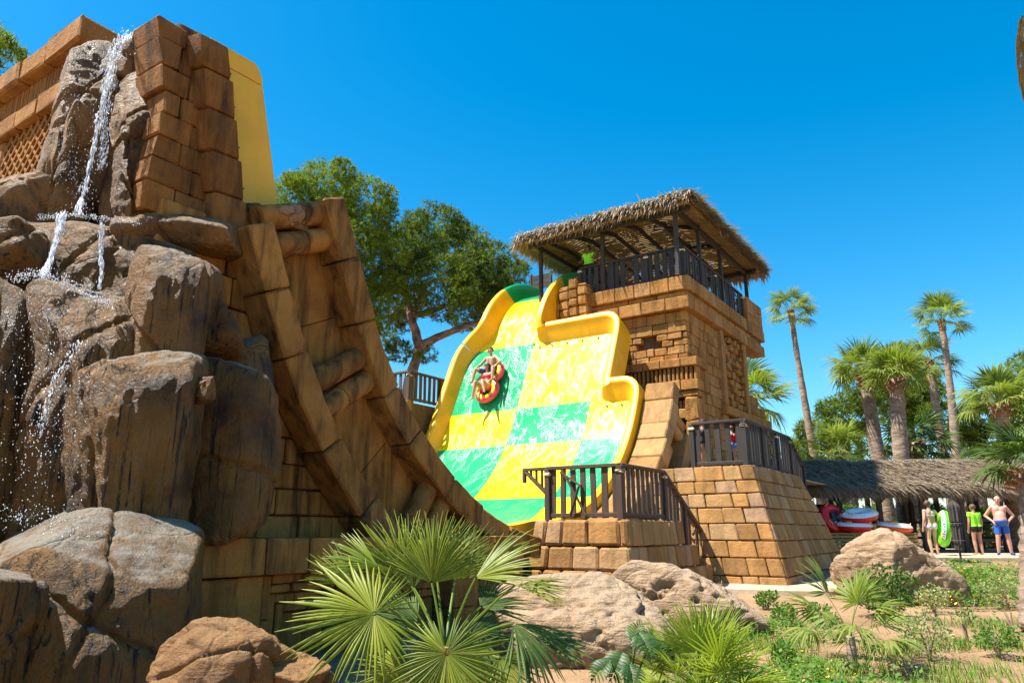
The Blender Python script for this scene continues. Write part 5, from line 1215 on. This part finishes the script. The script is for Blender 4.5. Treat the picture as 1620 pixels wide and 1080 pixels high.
# ground cover, grass and flowers: nobody could count them
def inpoly(pts, X, Y):
    c = np.zeros(len(X), bool); j = len(pts) - 1
    for i in range(len(pts)):
        (xi, yi), (xj, yj) = pts[i], pts[j]
        c ^= ((yi > Y) != (yj > Y)) & (X < (xj - xi) * (Y - yi) / (yj - yi + 1e-9) + xi); j = i
    return c
def scatter(cx, cy, rx, ry, n, g):
    a = g.uniform(0, 6.283, n); r = np.sqrt(g.random(n)); return np.stack([cx + np.cos(a) * r * rx, cy + np.sin(a) * r * ry], 1)
def blades(name, spots, per, h, w, mat, seed, lean=0.5):
    g = np.random.default_rng(seed); P = np.concatenate([scatter(x, y, rx, ry, int(per * rx * ry), g) for x, y, rx, ry in spots]); n = len(P)
    z = np.array([ground_z(*p) for p in P]); b = np.column_stack([P, z - 0.02]); a = g.uniform(0, 6.28, n); hh = g.uniform(0.5, 1.2, n) * h
    d = np.stack([np.cos(a) * lean, np.sin(a) * lean, np.ones(n)], 1); s = np.stack([-np.sin(a), np.cos(a), np.zeros(n)], 1) * w
    m_ = b + d * (hh * .55)[:, None] * np.array([.6, .6, 1]); t = b + d * hh[:, None]
    V = np.stack([b - s, b + s, m_ + s * .8, m_ - s * .8, t], 1).reshape(-1, 3); i = np.arange(n)[:, None] * 5
    F = np.concatenate([i + [0, 1, 2], i + [0, 2, 3], i + [3, 2, 4]])
    return solo(name, np_mesh(name, V, F, mat, np.repeat(g.random(n), 5)), kind='stuff')
def sp(px, Y, rx, ry): p = gz(px, Y); return (p.x, p.y, rx, ry)
o = blades('grass', [sp(1180, 8.0, .8, .6), sp(1280, 9.6, .5, .4), sp(1560, 12.5, .8, .3), sp(1480, 10.8, .5, .3), sp(1530, 9.2, .5, .3), sp(1400, 10.4, .5, .3), sp(560, 6.9, 1.3, .8), sp(700, 6.3, .8, .5), sp(860, 6.8, .6, .6), sp(960, 7.4, .6, .4), sp(1250, 7.3, 1.1, .5), sp(1330, 8.0, .8, .6), sp(1330, 9.3, .6, .4), sp(1500, 8.6, .4, .3), sp(1580, 10.8, .7, .3), sp(1120, 8.3, 1.0, .6), sp(1220, 10.8, .6, .6), sp(1200, 12.5, .7, .6)], 1300, 0.18, 0.006, 'grass', 401)
o['label'] = 'tufts of green grass growing through the sandy garden bed'
def cover(name, spots, per, ls, mat, seed, zh=0.12, label=None):
    g = np.random.default_rng(seed); P = np.concatenate([scatter(x, y, rx, ry, int(per * rx * ry), g) for x, y, rx, ry in spots]); n = len(P)
    keep = np.array([mnoise.noise(Vector((p[0] * 1.5, p[1] * 1.5, seed))) for p in P]) > -0.25; P = P[keep]; n = len(P)
    z = np.array([ground_z(*p) for p in P]) + g.random(n) ** 1.5 * zh; p = np.column_stack([P, z]); a = g.uniform(0, 6.28, n); e = g.uniform(-.2, .9, n)
    d = np.stack([np.cos(a) * np.cos(e), np.sin(a) * np.cos(e), np.sin(e)], 1); s = np.stack([-np.sin(a), np.cos(a), np.zeros(n)], 1); L = g.uniform(.6, 1.3, (n, 1)) * ls
    V = np.stack([p, p + d * L * .5 + s * L * .35, p + d * L, p + d * L * .5 - s * L * .35], 1).reshape(-1, 3)
    o = solo(name, np_mesh(name, V, np.arange(n * 4).reshape(-1, 4), mat, np.repeat(g.random(n), 4)), kind='stuff')
    if label: o['label'] = label
FB = [sp(1530, 15.0, 1.3, 0.8), sp(1545, 17.0, 1.6, 1.4), sp(1500, 19.5, 1.3, 1.6), sp(1585, 19.5, 1.6, 1.6)]
FN = [sp(1200, 7.3, 1.1, .6), sp(1300, 7.6, 1.0, .6), sp(1180, 9.0, .9, .7), sp(1280, 8.6, .5, .4)]
cover('ground_cover', FB, 900, 0.085, 'cover', 411, 0.3, 'leafy green ground cover in front of the plaza kerb')
cover('ground_cover', FN + [sp(1250, 11.5, .8, .6), sp(880, 6.6, .6, .5), sp(1230, 8.2, .9, .6), sp(1380, 8.0, .6, .4), sp(760, 7.2, 1.0, .5), sp(560, 7.3, .8, .4)], 2200, 0.06, 'cover', 412, 0.22, 'leafy ground cover round the near dwarf palms')
cover('flowers', FB[:3], 90, 0.06, 'flowery', 413, 0.34, 'scattered yellow flowers in the bed before the plaza')
cover('flowers', FN, 200, 0.035, 'flower', 414, 0.27, 'scattered orange flowers round the near dwarf palms')
cover('leaf_litter', [sp(1450, 9.5, 3.0, 2.0), sp(900, 7.5, 1.5, 1.0), sp(1350, 11.5, 2.5, 1.5)], 160, 0.035, 'fan_dead', 415, 0.015, 'dry leaf litter lying on the sandy soil')
# monstera by the long boulder
def mon_leaf(seed):
    g = random.Random(seed); V = [(0, 0, 0)]; F = []; n = 9; var = [0.6]
    mid = [(0, 0.32 * i / n, -0.10 * (i / n) ** 2) for i in range(n + 1)]; V += mid; var += [0.8] * (n + 1)
    for s in (-1, 1):
        for i in range(n):
            t = (i + .5) / n; w = 0.15 * math.sin(math.pi * min(1, t * .85 + .2)) + 0.02; a0, a1 = mid[i], mid[i + 1]; b = len(V); lift = 0.03
            V += [(s * .004, a0[1] + .003, a0[2]), (s * .004, a1[1] - .003, a1[2]), (s * w * .6, a1[1] + .035, a1[2] + lift), (s * w * .6, a0[1] + .042, a0[2] + lift), (s * w, a1[1] + .045, a1[2] - .01), (s * w * .98, a0[1] + .07, a0[2] - .01)]
            var += [g.random()] * 6; F += [(b, b + 1, b + 2, b + 3), (b + 3, b + 2, b + 4, b + 5)]
    return V, F, var
mp_ = gz(992, 7.6); mon = Thing('monstera_plant', 'dark glossy split-leaf plant at the foot of the long boulder', 'plant', tuple(mp_))
for i, (px, py, Y, ax, s) in enumerate(((985, 1030, 7.4, (-0.4, -.5, -.5), 1.1), (1010, 1000, 7.5, (.2, -.5, -.3), 1.1), (965, 1045, 7.3, (-.7, -.4, -.4), .9), (1030, 1015, 7.5, (.7, -.5, -.3), .9), (995, 1050, 7.2, (.1, -.8, -.5), .9), (1000, 1015, 7.7, (.2, .2, .4), .9))):
    V, F, var = mon_leaf(i); h = at(px, py, Y) - mp_; o = mon.mesh('leaf', np_mesh('leaf', V, F, 'monstera', var)); o.matrix_local = Matrix.Translation(h) @ orient(ax, (0, -.5, .8)).to_4x4() @ Matrix.Scale(s * .8, 4)
    V, F = tube([(0, 0, 0), h * .6 + Vector((0, 0, .04)), h], [.012, .009, .007], 6); mon.part('stalk', V, F, 'monstera', local=True)
# ------------------------------------------------------------------ people
def skin_mat(name, c):
    m, nt, b = newmat(name); v = coords(nt)
    cc = ramp(nt, noi(nt, v, 9, 4), [(0.3, tuple(x * 0.86 for x in c)), (0.7, c)]); nt.links.new(cc, b.inputs['Base Color'])
    b.inputs['Roughness'].default_value = 0.5; b.inputs['Subsurface Weight'].default_value = 0.08; b.inputs['Subsurface Radius'].default_value = (0.02, 0.008, 0.004); return m
SK = {'fair': skin_mat('fair_skin', (0.60, 0.33, 0.23)), 'tan': skin_mat('tanned_skin', (0.46, 0.235, 0.14)), 'pink': skin_mat('sunburnt_skin', (0.62, 0.30, 0.22)), 'brown': skin_mat('brown_skin', (0.17, 0.08, 0.045))}
HAIR = {'dark': simple('dark_hair', (0.03, 0.02, 0.014), 0.5, 0.3, 0.5, 60), 'brown': simple('brown_hair', (0.13, 0.065, 0.03), 0.5, 0.3, 0.5, 60), 'grey': simple('grey_stubble', (0.3, 0.24, 0.2), 0.7)}
CL = {k: simple(k + '_cloth', c, 0.75, 0.12, 0.25, 40) for k, c in dict(red=(0.75, 0.02, 0.03), lilac=(0.62, 0.50, 0.72), lime=(0.28, 0.85, 0.02), black=(0.012, 0.012, 0.014), blue=(0.015, 0.11, 0.48), orange=(0.8, 0.06, 0.02), navy=(0.02, 0.04, 0.16), sky=(0.08, 0.3, 0.7), white=(.75, .75, .75)).items()}
EYE = simple('eye', (0.02, 0.015, 0.012), 0.3); LIP = simple('lips', (0.42, 0.12, 0.10), 0.5)
STAND = dict(hipL=(-.095, 0, .90), hipR=(.095, 0, .90), kneeL=(-.105, .02, .49), kneeR=(.105, .02, .49), ankL=(-.11, -.02, .085), ankR=(.11, -.02, .085), toeL=(-.13, .15, .03), toeR=(.13, .15, .03),
             shL=(-.175, 0, 1.39), shR=(.175, 0, 1.39), elL=(-.23, -.02, 1.10), elR=(.23, -.02, 1.10), wrL=(-.24, .04, .86), wrR=(.24, .04, .86), neck=(0, 0, 1.45), head=(0, .025, 1.60), look=(0, 1, -.05))
def person(label, loc, yaw, H=1.7, pose=None, skin='fair', clothes=(), hair=('brown', 'short'), female=False, belly=0.0, group=None, voxel=0.011, hold=None):
    J = {k: Vector(v) for k, v in STAND.items()}
    for k, v in (pose or {}).items(): J[k] = Vector(v)
    sc_ = H / 1.72; caps = []          # (a, b, ra, rb, region)
    def C(a, b, ra, rb, reg): caps.append((Vector(a), Vector(b), ra, rb, reg))
    hc = (J['hipL'] + J['hipR']) / 2; scn = (J['shL'] + J['shR']) / 2; sp_ = (scn - hc).normalized(); rt = (J['hipR'] - J['hipL']).normalized(); fw = sp_.cross(rt) * -1
    fw = rt.cross(sp_) * -1 if fw.length < .1 else fw
    fw = sp_.cross(rt); fw = -fw if fw.dot(J['look']) < -0.6 and False else fw
    w = 0.97 if female else 1.0
    for s, h, sh in ((-1, J['hipL'], J['shL']), (1, J['hipR'], J['shR'])):
        C(h + sp_ * .02, hc.lerp(scn, .42) + rt * s * .062 * w, .108 if female else .10, .088 if female else .095, 'torso')
        C(hc.lerp(scn, .42) + rt * s * .062 * w, hc.lerp(scn, .86) + rt * s * .075 * w, .088 if female else .098, .10 if female else .112, 'torso')
        C(hc.lerp(scn, .9) + rt * s * .07, sh, .085, .06, 'torso')
        C(h - fw * .045 + sp_ * -.01, h - fw * .05 + sp_ * .03, .095 if female else .085, .09, 'torso')
        if female: C(hc.lerp(scn, .74) + rt * s * .075 + fw * .065, hc.lerp(scn, .74) + rt * s * .08 + fw * .085, .062, .05, 'torso')
    if belly: C(hc.lerp(scn, .22) + fw * (.05 + belly * .4), hc.lerp(scn, .45) + fw * (.04 + belly * .4), .13 + belly * .3, .12 + belly * .2, 'torso')
    C(scn + sp_ * -.01, J['neck'], .075, .057, 'neck'); C(J['neck'], J['head'] - (J['head'] - J['neck']) * .2, .055, .052, 'neck')
    for s in 'LR':
        C(J['hip' + s], J['knee' + s], .094 if female else .090, .060, 'thigh' + s); k, a = J['knee' + s], J['ank' + s]
        C(k, k.lerp(a, .32), .059, .063, 'calf' + s); C(k.lerp(a, .32), a, .063, .041, 'calf' + s)
        C(a, a + (a - k).normalized() * .03, .038, .036, 'foot' + s); C(a + (a - k).normalized() * .035, J['toe' + s], .036, .026, 'foot' + s)
        C(J['sh' + s], J['el' + s], .058, .044, 'arm' + s); C(J['el' + s], J['wr' + s], .044, .029, 'fore' + s)
        d = (J['wr' + s] - J['el' + s]).normalized(); side = d.cross(fw); side = side.normalized() if side.length > .1 else rt.copy(); nrm = side.cross(d)
        if hold and s in hold: d = Vector(hold[s]).normalized(); side = d.cross(Vector((0, 0, 1))); side = side.normalized() if side.length > .2 else rt.copy(); nrm = side.cross(d)
        wr = J['wr' + s]; pc = wr + d * .075
        for q in (-.022, 0.0, .022): C(wr + side * q * .5, pc + side * q, .020, .019, 'hand')
        for q, ln in ((-.030, .058), (-.010, .072), (.010, .068), (.030, .052)):
            b0 = pc + side * q; b1 = b0 + d * ln * .55 - nrm * .006; C(b0, b1, .0105, .0095, 'hand'); C(b1, b1 + d * ln * .4 - nrm * .022, .0095, .008, 'hand')
        th = wr + d * .025 + side * (.028 if s == 'L' else -.028); t1 = th + d * .03 + side * (.024 if s == 'L' else -.024); C(th, t1, .014, .012, 'hand'); C(t1, t1 + d * .032, .011, .009, 'hand')
    # head, looking along look
    lk = J['look'].normalized(); up = (J['head'] - J['neck']).normalized(); hs = lk.cross(up).normalized(); lk = up.cross(hs).normalized(); hp = J['head']
    C(hp + lk * .012 + up * .03, hp - lk * .025 + up * .035, .082, .084, 'head'); C(hp + lk * .035 - up * .04, hp + lk * .045 - up * .07, .060, .043, 'head'); C(hp + up * .0, hp - up * .03, .074, .064, 'head')
    C(hp + lk * .088 + up * .02, hp + lk * .108 - up * .012, .010, .015, 'head')
    for s in (-1, 1): C(hp + hs * s * .078 + up * .015, hp + hs * s * .080 - up * .02, .016, .011, 'head'); C(hp + lk * .07 + hs * s * .03 + up * .032, hp + lk * .072 + hs * s * .045 + up * .03, .016, .014, 'head')
    V, F = [], []
    for a, b, ra, rb, _ in caps:
        d = b - a; L = d.length; d = d.normalized() if L > 1e-6 else Vector((0, 0, 1)); L = max(L, 1e-4); pts, rad = [], []
        for t in (-1, -.92, -.7, -.38, 0): pts.append(a + d * ra * t); rad.append(ra * math.sqrt(max(1e-4, 1 - t * t)))
        for t in (0.0, .38, .7, .92, 1): pts.append(b + d * rb * t + (d * 1e-4 if t == 0 else Vector())); rad.append(rb * math.sqrt(max(1e-4, 1 - t * t)))
        v, f = tube(pts, rad, 12); o = len(V); V += v; F += [tuple(i + o for i in q) for q in f]
    me = bpy.data.meshes.new('person'); me.from_pydata(V, [], F); me.update(); o = bpy.data.objects.new('person', me); col.objects.link(o)
    rm = o.modifiers.new('r', 'REMESH'); rm.mode = 'VOXEL'; rm.voxel_size = voxel; sm = o.modifiers.new('s', 'SMOOTH'); sm.factor = 0.5; sm.iterations = 4
    dg = bpy.context.evaluated_depsgraph_get(); me2 = bpy.data.meshes.new_from_object(o.evaluated_get(dg)); o.modifiers.clear(); o.data = me2; bpy.data.meshes.remove(me)
    me2.materials.clear(); me2.materials.append(SK[skin]); me2.polygons.foreach_set('use_smooth', [True] * len(me2.polygons))
    P = np.empty(len(me2.vertices) * 3); me2.vertices.foreach_get('co', P); P = P.reshape(-1, 3); Nn = np.empty_like(P).ravel(); me2.vertices.foreach_get('normal', Nn); Nn = Nn.reshape(-1, 3)
    best = np.full(len(P), 1e9); reg = np.zeros(len(P), int); names = sorted(set(c[4] for c in caps)); tt = np.zeros(len(P))
    for a, b, ra, rb, rg in caps:
        a_, b_ = np.array(a), np.array(b); ab = b_ - a_; t = np.clip(((P - a_) @ ab) / max(1e-8, ab @ ab), 0, 1); dd = np.linalg.norm(P - a_ - t[:, None] * ab, axis=1) - (ra + (rb - ra) * t)
        m = dd < best; best[m] = dd[m]; reg[m] = names.index(rg); tt[m] = t[m]
    torso_t = ((P - np.array(hc)) @ np.array(sp_)) / (scn - hc).length; front = (P - np.array(hc)) @ np.array(fw); lat = np.abs((P - np.array(hc)) @ np.array(rt))
    hz = (P - np.array(hp)) @ np.array(up); hl = (P - np.array(hp)) @ np.array(lk)
    R_ = lambda *n: np.isin(reg, [names.index(x) for x in n if x in names])
    def t_of(reg_, a, b):
        a_, b_ = np.array(J[a]), np.array(J[b]); ab = b_ - a_; return ((P - a_) @ ab) / (ab @ ab)
    Fq = [list(p.vertices) for p in me2.polygons]
    def shell(name, mask, off, mat, wob=0.0):
        idx = -np.ones(len(P), int); fs = [f for f in Fq if all(mask[i] for i in f)]
        if not fs: return
        used = sorted(set(i for f in fs for i in f)); idx[used] = np.arange(len(used)); Q = P[used] + Nn[used] * (off + (wob * npr.random((len(used), 1)) if wob else 0)); n0 = len(used)
        QQ = np.concatenate([Q, P[used] - Nn[used] * 0.004]); Fs = [tuple(int(idx[i]) for i in f) for f in fs]; cnt = {}
        for f in Fs:
            for a, b in zip(f, f[1:] + f[:1]): cnt[(a, b)] = 1
        edge = [(a, b) for (a, b) in cnt if (b, a) not in cnt]
        m = bpy.data.meshes.new(name); m.from_pydata([tuple(q) for q in QQ], [], Fs + [(b, a, a + n0, b + n0) for a, b in edge]); m.materials.append(mat); m.polygons.foreach_set('use_smooth', [True] * len(m.polygons)); m.update()
        c = bpy.data.objects.new(name, m); col.objects.link(c); c.parent = o
    for kind, colr in clothes:
        legs = lambda t1: (R_('thighL') & (t_of('hipL', 'hipL', 'kneeL') < t1)) | (R_('thighR') & (t_of('hipR', 'hipR', 'kneeR') < t1))
        if kind == 'shorts': shell('shorts', (R_('torso') & (torso_t < .20)) | legs(.72), .016, CL[colr])
        elif kind == 'hotpants': shell('shorts', (R_('torso') & (torso_t < .20)) | legs(.30), .012, CL[colr])
        elif kind == 'bottom': shell('bikini_bottom', ((R_('torso') & (torso_t < .12 - 0.2 * (0.16 - lat).clip(-.2, .02))) | legs(.06)), .007, CL[colr])
        elif kind == 'top': shell('bikini_top', R_('torso') & (((torso_t > .62) & (torso_t < .84) & (front > 0.0)) | ((torso_t > .66) & (torso_t < .74))), .008, CL[colr])
        elif kind == 'shirt': shell('shirt', (R_('torso') & (torso_t > .12)) | ((R_('armL') & (tt < .35)) | (R_('armR') & (tt < .35))), .014, CL[colr])
        elif kind == 'suit': shell('swimsuit', R_('torso') & (torso_t < .88) | legs(.06), .007, CL[colr])
        elif kind == 'shoes': shell('shoe', R_('footL'), .010, CL[colr]); shell('shoe', R_('footR'), .010, CL[colr])
    hc_, hk = hair
    if hk == 'bald': pass
    elif hk == 'short': shell('hair', R_('head', 'neck') & (hz > np.where(hl > .02, .075, -.045)) & (hl < .085), .012, HAIR[hc_], .006)
    else:
        shell('hair', R_('head', 'neck') & (hz > np.where(hl > .03, .06, -.09)) & (hl < .085), .016, HAIR[hc_], .008)
        if hk == 'bun':
            bc = hp - lk * .10 + up * .06; v, f = tube([bc - lk * .04, bc - lk * .03, bc, bc + lk * .03], [.012, .035, .042, .03], 10); m = bpy.data.meshes.new('hair_bun'); m.from_pydata(v, [], f); m.materials.append(HAIR[hc_]); m.update(); c = bpy.data.objects.new('hair_bun', m); col.objects.link(c); c.parent = o
    for s in (-1, 1):
        v, f = drops(np.array([np.array(hp + lk * .083 + hs * s * .033 + up * .018)]), np.array([[.011, .011, .009]])); m = np_mesh('eye', v, f, EYE); c = bpy.data.objects.new('eye', m); col.objects.link(c); c.parent = o
    v, f = bar(hp + lk * .086 - up * .045 - hs * .022, hp + lk * .086 - up * .045 + hs * .022, .012, .010); m = np_mesh('mouth', v, f, LIP); c = bpy.data.objects.new('mouth', m); col.objects.link(c); c.parent = o
    o.location = loc; o.rotation_euler = (0, 0, yaw); o.scale = (sc_,) * 3
    return tag(o, label, 'person', group)
PZ = 0.88
def foot(px, Y): p = at(px, 870, Y); return Vector((p.x, p.y, PZ + 0.005))
person('woman in lilac bikini seen from behind, one hand on a green swim ring', foot(1478, 24), R(8), 1.66, dict(wrR=(.50, .10, 1.06), elR=(.36, -.03, 1.16), look=(.5, 1, 0), kneeL=(-.10, .04, .49), ankL=(-.09, -.02, .085), wrL=(-.27, .02, .86), elL=(-.25, -.05, 1.12)), 'fair', (('top', 'lilac'), ('bottom', 'lilac')), ('brown', 'bun'), True, hold={'R': (.9, .2, -.25)})
person('child in lime green top and black shorts seen from behind', foot(1549, 24), R(4), 1.55, dict(look=(-.3, 1, 0)), 'tan', (('shirt', 'lime'), ('hotpants', 'black')), ('brown', 'short'), False)
person('bald bare-chested man in blue swim shorts with hands on hips', foot(1590, 23.8), R(155), 1.80, dict(elL=(-.36, -.10, 1.14), elR=(.36, -.10, 1.14), wrL=(-.20, .06, .97), wrR=(.20, .06, .97), look=(.25, 1, 0), kneeL=(-.13, .03, .49), ankL=(-.16, -.02, .085), toeL=(-.2, .14, .03), kneeR=(.13, .03, .49), ankR=(.16, -.02, .085), toeR=(.2, .14, .03)), 'pink', (('shorts', 'blue'), ('shoes', 'navy')), ('grey', 'bald'), False, 0.13, hold={'L': (.3, .3, -.5), 'R': (-.3, .3, -.5)})
person('boy in orange-red swim shorts standing by the heap of rings', foot(1339, 25.6) + Vector((0, 0, 0)), R(170), 1.48, dict(look=(.2, 1, .1), elR=(.30, -.06, 1.14), wrR=(.34, .10, 1.0)), 'brown', (('shorts', 'orange'),), ('dark', 'short'))
# on the tower
p = W(22.9, 12.1, 10.205); person('lifeguard in lime green shirt leaning on the tower deck railing', p, R(150), 1.74, dict(look=(.6, 1, -.2), elL=(-.34, .12, 1.14), wrL=(-.32, .34, 1.10), elR=(.30, .02, 1.12), wrR=(.26, .24, 1.06)), 'brown', (('shirt', 'lime'), ('shorts', 'black')), ('dark', 'short'))
p = W(18.95, 6.75, PT + 0.004); person('dark-haired child in black swimsuit on the landing behind the timber railing', p, R(200), 1.30, dict(look=(.3, 1, 0)), 'tan', (('suit', 'black'),), ('dark', 'bun'), True)
p = W(19.0, 6.0, PT + 0.004); person('small child in red top and blue shorts behind the landing railing', p, R(20), 1.08, dict(look=(.2, 1, 0)), 'fair', (('suit', 'red'), ('hotpants', 'sky')), ('brown', 'short'))

# ------------------------------------------------------------------ swim rings
def ring_me(Rr, r, mat, n=40, m=16, a0=0, a1=2 * math.pi, b0=0, b1=2 * math.pi, sq=0.85, off=0.0):
    V, F = [], []; full = abs(a1 - a0 - 2 * math.pi) < 1e-6; fullb = abs(b1 - b0 - 2 * math.pi) < 1e-6; nn = n if full else n + 1; mm = m if fullb else m + 1
    for i in range(nn):
        a = a0 + (a1 - a0) * i / n
        for j in range(mm):
            b = b0 + (b1 - b0) * j / m; q = (r + off) * (1 + 0.012 * math.sin(a * 24)); V.append(((Rr + q * math.cos(b)) * math.cos(a), (Rr + q * math.cos(b)) * math.sin(a), q * sq * math.sin(b)))
    for i in range(n):
        for j in range(m): F.append((i * mm + j, ((i + 1) % nn) * mm + j, ((i + 1) % nn) * mm + (j + 1) % mm, i * mm + (j + 1) % mm))
    return np_mesh('ring', V, F, mat, smooth=True)
PVC = {k: simple(k + '_vinyl', c, 0.22) for k, c in dict(red=(0.72, 0.012, 0.012), yellow=(0.95, 0.52, 0.01), green=(0.16, 0.78, 0.01), white=(0.8, 0.8, 0.8), orange=(0.85, 0.12, 0.01), dgreen=(0.01, 0.22, 0.14), black=(0.02, 0.02, 0.025), pink=(.75, .08, .1)).items()}
def swim_ring(label, loc, rot, Rr, r, main, top=None, handles='yellow', bars=None, group=None):
    T = Thing('swim_ring', label, 'swim ring', tuple(loc), group=group); T.o.rotation_euler = rot
    t = T.mesh('tube', ring_me(Rr, r, PVC[main]))
    if top: T.mesh('top_band', ring_me(Rr, r, PVC[top], b0=R(15), b1=R(165), m=8, off=.003))
    if bars:
        T.mesh('print_band', ring_me(Rr, r, PVC['white'], a0=R(-60), a1=R(60), n=20, b0=R(18), b1=R(75), m=5, off=.004))
        for k in range(13): T.mesh('print_mark', ring_me(Rr, r, PVC[bars], a0=R(-52 + k * 8), a1=R(-52 + k * 8 + (5 if k % 3 else 3)), n=2, b0=R(26), b1=R(62 if k % 2 else 52), m=4, off=.007))
        for k in range(22): T.mesh('print_mark', ring_me(Rr, r, PVC[bars], a0=R(-60 + k * 5.5), a1=R(-60 + k * 5.5 + 2.2), n=2, b0=R(4), b1=R(15), m=2, off=.006))
    for a in (0.6, 2.2, 3.8, 5.4):
        c = Vector((math.cos(a), math.sin(a), 0)) * (Rr + r * .5); tn = Vector((-math.sin(a), math.cos(a), 0)); u = Vector((0, 0, r * .75))
        V, F = tube([c - tn * .1 + u, c - tn * .07 + u * 1.35, c + tn * .07 + u * 1.35, c + tn * .1 + u], .016, 6); o = T.part('handle', V, F, PVC[handles], local=True, smooth=True)
    return T
g0 = foot(1497, 23.75) + Vector((0.02, 0, 0.80))
swim_ring('lime green swim ring with white printed band held upright by the woman', g0, (R(82), R(-22), R(-105)), 0.40, 0.165, 'green', None, 'yellow', 'dgreen')
HP = 'heap of swim rings on the bench'
swim_ring('red swim ring with white top lying on top of the heap', (11.75, 25.5, 2.12), (R(12), R(-8), 0), 0.42, 0.19, 'red', 'white', 'yellow')
swim_ring('orange swim ring with white top at the bench end nearest the woman', (12.85, 25.45, 1.72), (R(6), R(2), 0.4), 0.40, 0.18, 'orange', 'white', 'yellow')
swim_ring('dark red swim ring standing tilted in the heap', (11.0, 25.7, 2.0), (R(60), R(10), 0.3), 0.42, 0.18, 'red', None, 'yellow')
swim_ring('black swim ring leaning behind the boy', (10.6, 25.9, 2.0), (R(55), R(-15), -0.2), 0.42, 0.18, 'black', None, 'white')
swim_ring('grey-white swim ring lying under the red one', (11.5, 25.4, 1.74), (R(4), 0, 0.2), 0.42, 0.18, 'red', 'white', 'yellow')
# double ring with its two riders on the slope
RV = 14.95; us, zs = PF(s_of_z(6.58), 0.0); tup = Vector((math.cos(ANG), 0, math.sin(ANG))); nup = Vector((-math.sin(ANG), 0, math.cos(ANG)))
def SL(a, b, c):     # a up the slope, b across (to the near side), c off the surface -> world
    p = Vector((us, RV, zs)) + tup * a + Vector((0, -1, 0)) * b + nup * c; return W(p.x, p.y, p.z)
mats = Matrix((SL(0, 1, 0) - SL(0, 0, 0), SL(1, 0, 0) - SL(0, 0, 0), SL(0, 0, 1) - SL(0, 0, 0))).transposed()
tub = Thing('double_swim_ring', 'red and yellow two-seat swim ring sliding down the green lane', 'swim ring', tuple(SL(0, 0, 0.02)))
tub.o.rotation_euler = mats.to_euler()
for k, y in enumerate((-0.36, 0.40)):
    me = ring_me(0.34, 0.15, PVC['pink']); tub.mesh('tube', me, loc=(0.12, y, 0.16)); tub.mesh('top_band', ring_me(0.34, 0.15, PVC['yellow'], b0=R(70), b1=R(128), m=8, off=.004), loc=(0.12, y, 0.16))
    for a in (0.2, 2.9):
        c = Vector((0.12 + math.cos(a) * .44, y + math.sin(a) * .44, .32)); V, F = tube([c + Vector((0, -.09, 0)), c + Vector((0, -.06, .05)), c + Vector((0, .06, .05)), c + Vector((0, .09, 0))], .016, 6); tub.part('handle', V, F, PVC['yellow'], local=True, smooth=True)
def rider(label, a0, pose, **kw):
    """pose in slope-space metres: x across to the near side, y toward the viewer along the outward horizontal, z up; origin on the slope"""
    o = SL(a0, 0.1, 0.30); return person(label, o, TH - math.pi / 2 + math.pi, 1.84, pose, **kw)
# local +y = downhill horizontal (-u), +x = the person's right
wp = dict(hipL=(-.10, 0, 0), hipR=(.10, 0, 0), kneeL=(-.16, .40, .14), kneeR=(.12, .40, .12), ankL=(-.32, .50, -.20), ankR=(.17, .46, -.34), toeL=(-.38, .63, -.27), toeR=(.18, .58, -.47),
          shL=(-.165, -.12, .48), shR=(.165, -.12, .48), elL=(-.34, -.02, .28), elR=(.30, .05, .26), wrL=(-.32, .20, .18), wrR=(.30, .26, .12), neck=(0, -.12, .55), head=(0, -.09, .70), look=(.1, 1, -.15))
rider('woman in red bikini riding at the front of the double ring', -0.30, wp, skin='tan', clothes=(('top', 'red'), ('bottom', 'red')), hair=('dark', 'long'), female=True)
mp2 = dict(wp); mp2.update(kneeL=(-.36, .34, .06), kneeR=(.36, .34, .06), ankL=(-.40, .44, -.32), ankR=(.40, .44, -.32), toeL=(-.42, .58, -.40), toeR=(.42, .58, -.40), shL=(-.19, -.06, .50), shR=(.19, -.06, .50), elL=(-.40, .02, .30), wrL=(-.40, .22, .16), elR=(.36, .04, .28), wrR=(.38, .24, .16), neck=(0, -.05, .57), head=(0, -.02, .72), look=(-.2, 1, -.1))
rider('bare-chested man riding behind the woman on the double ring', 0.36, mp2, skin='tan', clothes=(('shorts', 'navy'),), hair=('dark', 'short'))

# ------------------------------------------------------------------ closed parasol by the kerb
pb = gz(1521, 22.6); par = Thing('closed_parasol', 'closed dark brown parasol strapped round its pole at the kerb', 'parasol', tuple(pb))
V, F = tube([(0, 0, 0), (0, 0, 1.95)], 0.03, 8); par.part('pole', V, F, 'darkwood', local=True)
K = 20; V, F = [], []
prof_ = [(0.30, .09), (0.36, .15), (0.7, .17), (1.05, .19), (1.08, .165), (1.14, .165), (1.18, .20), (1.45, .20), (1.60, .21), (1.66, .19), (1.78, .05), (1.82, .02)]
for z, r in prof_:
    for k in range(K): a = 2 * math.pi * k / K; q = r * (0.85 if k % 2 else 0.62); V.append((q * math.cos(a), q * math.sin(a), z))
for i in range(len(prof_) - 1):
    for k in range(K): F.append((i * K + k, i * K + (k + 1) % K, (i + 1) * K + (k + 1) % K, (i + 1) * K + k))
par.part('canopy', V, F, simple('parasol_cloth', (0.06, 0.048, 0.04), 0.85, 0.25, 0.4, 20), local=True)
for z in (1.11, 0.62):
    me = ring_me(0.165, 0.018, simple('strap', (0.09, 0.07, 0.06), 0.8), n=20, m=6); par.mesh('strap', me, loc=(0, 0, z))
V, F = tube([(0, 0, -.02), (0, 0, .08), (0, 0, .1)], [.24, .24, .1], 16); par.part('base', V, F, 'darkwood', local=True)
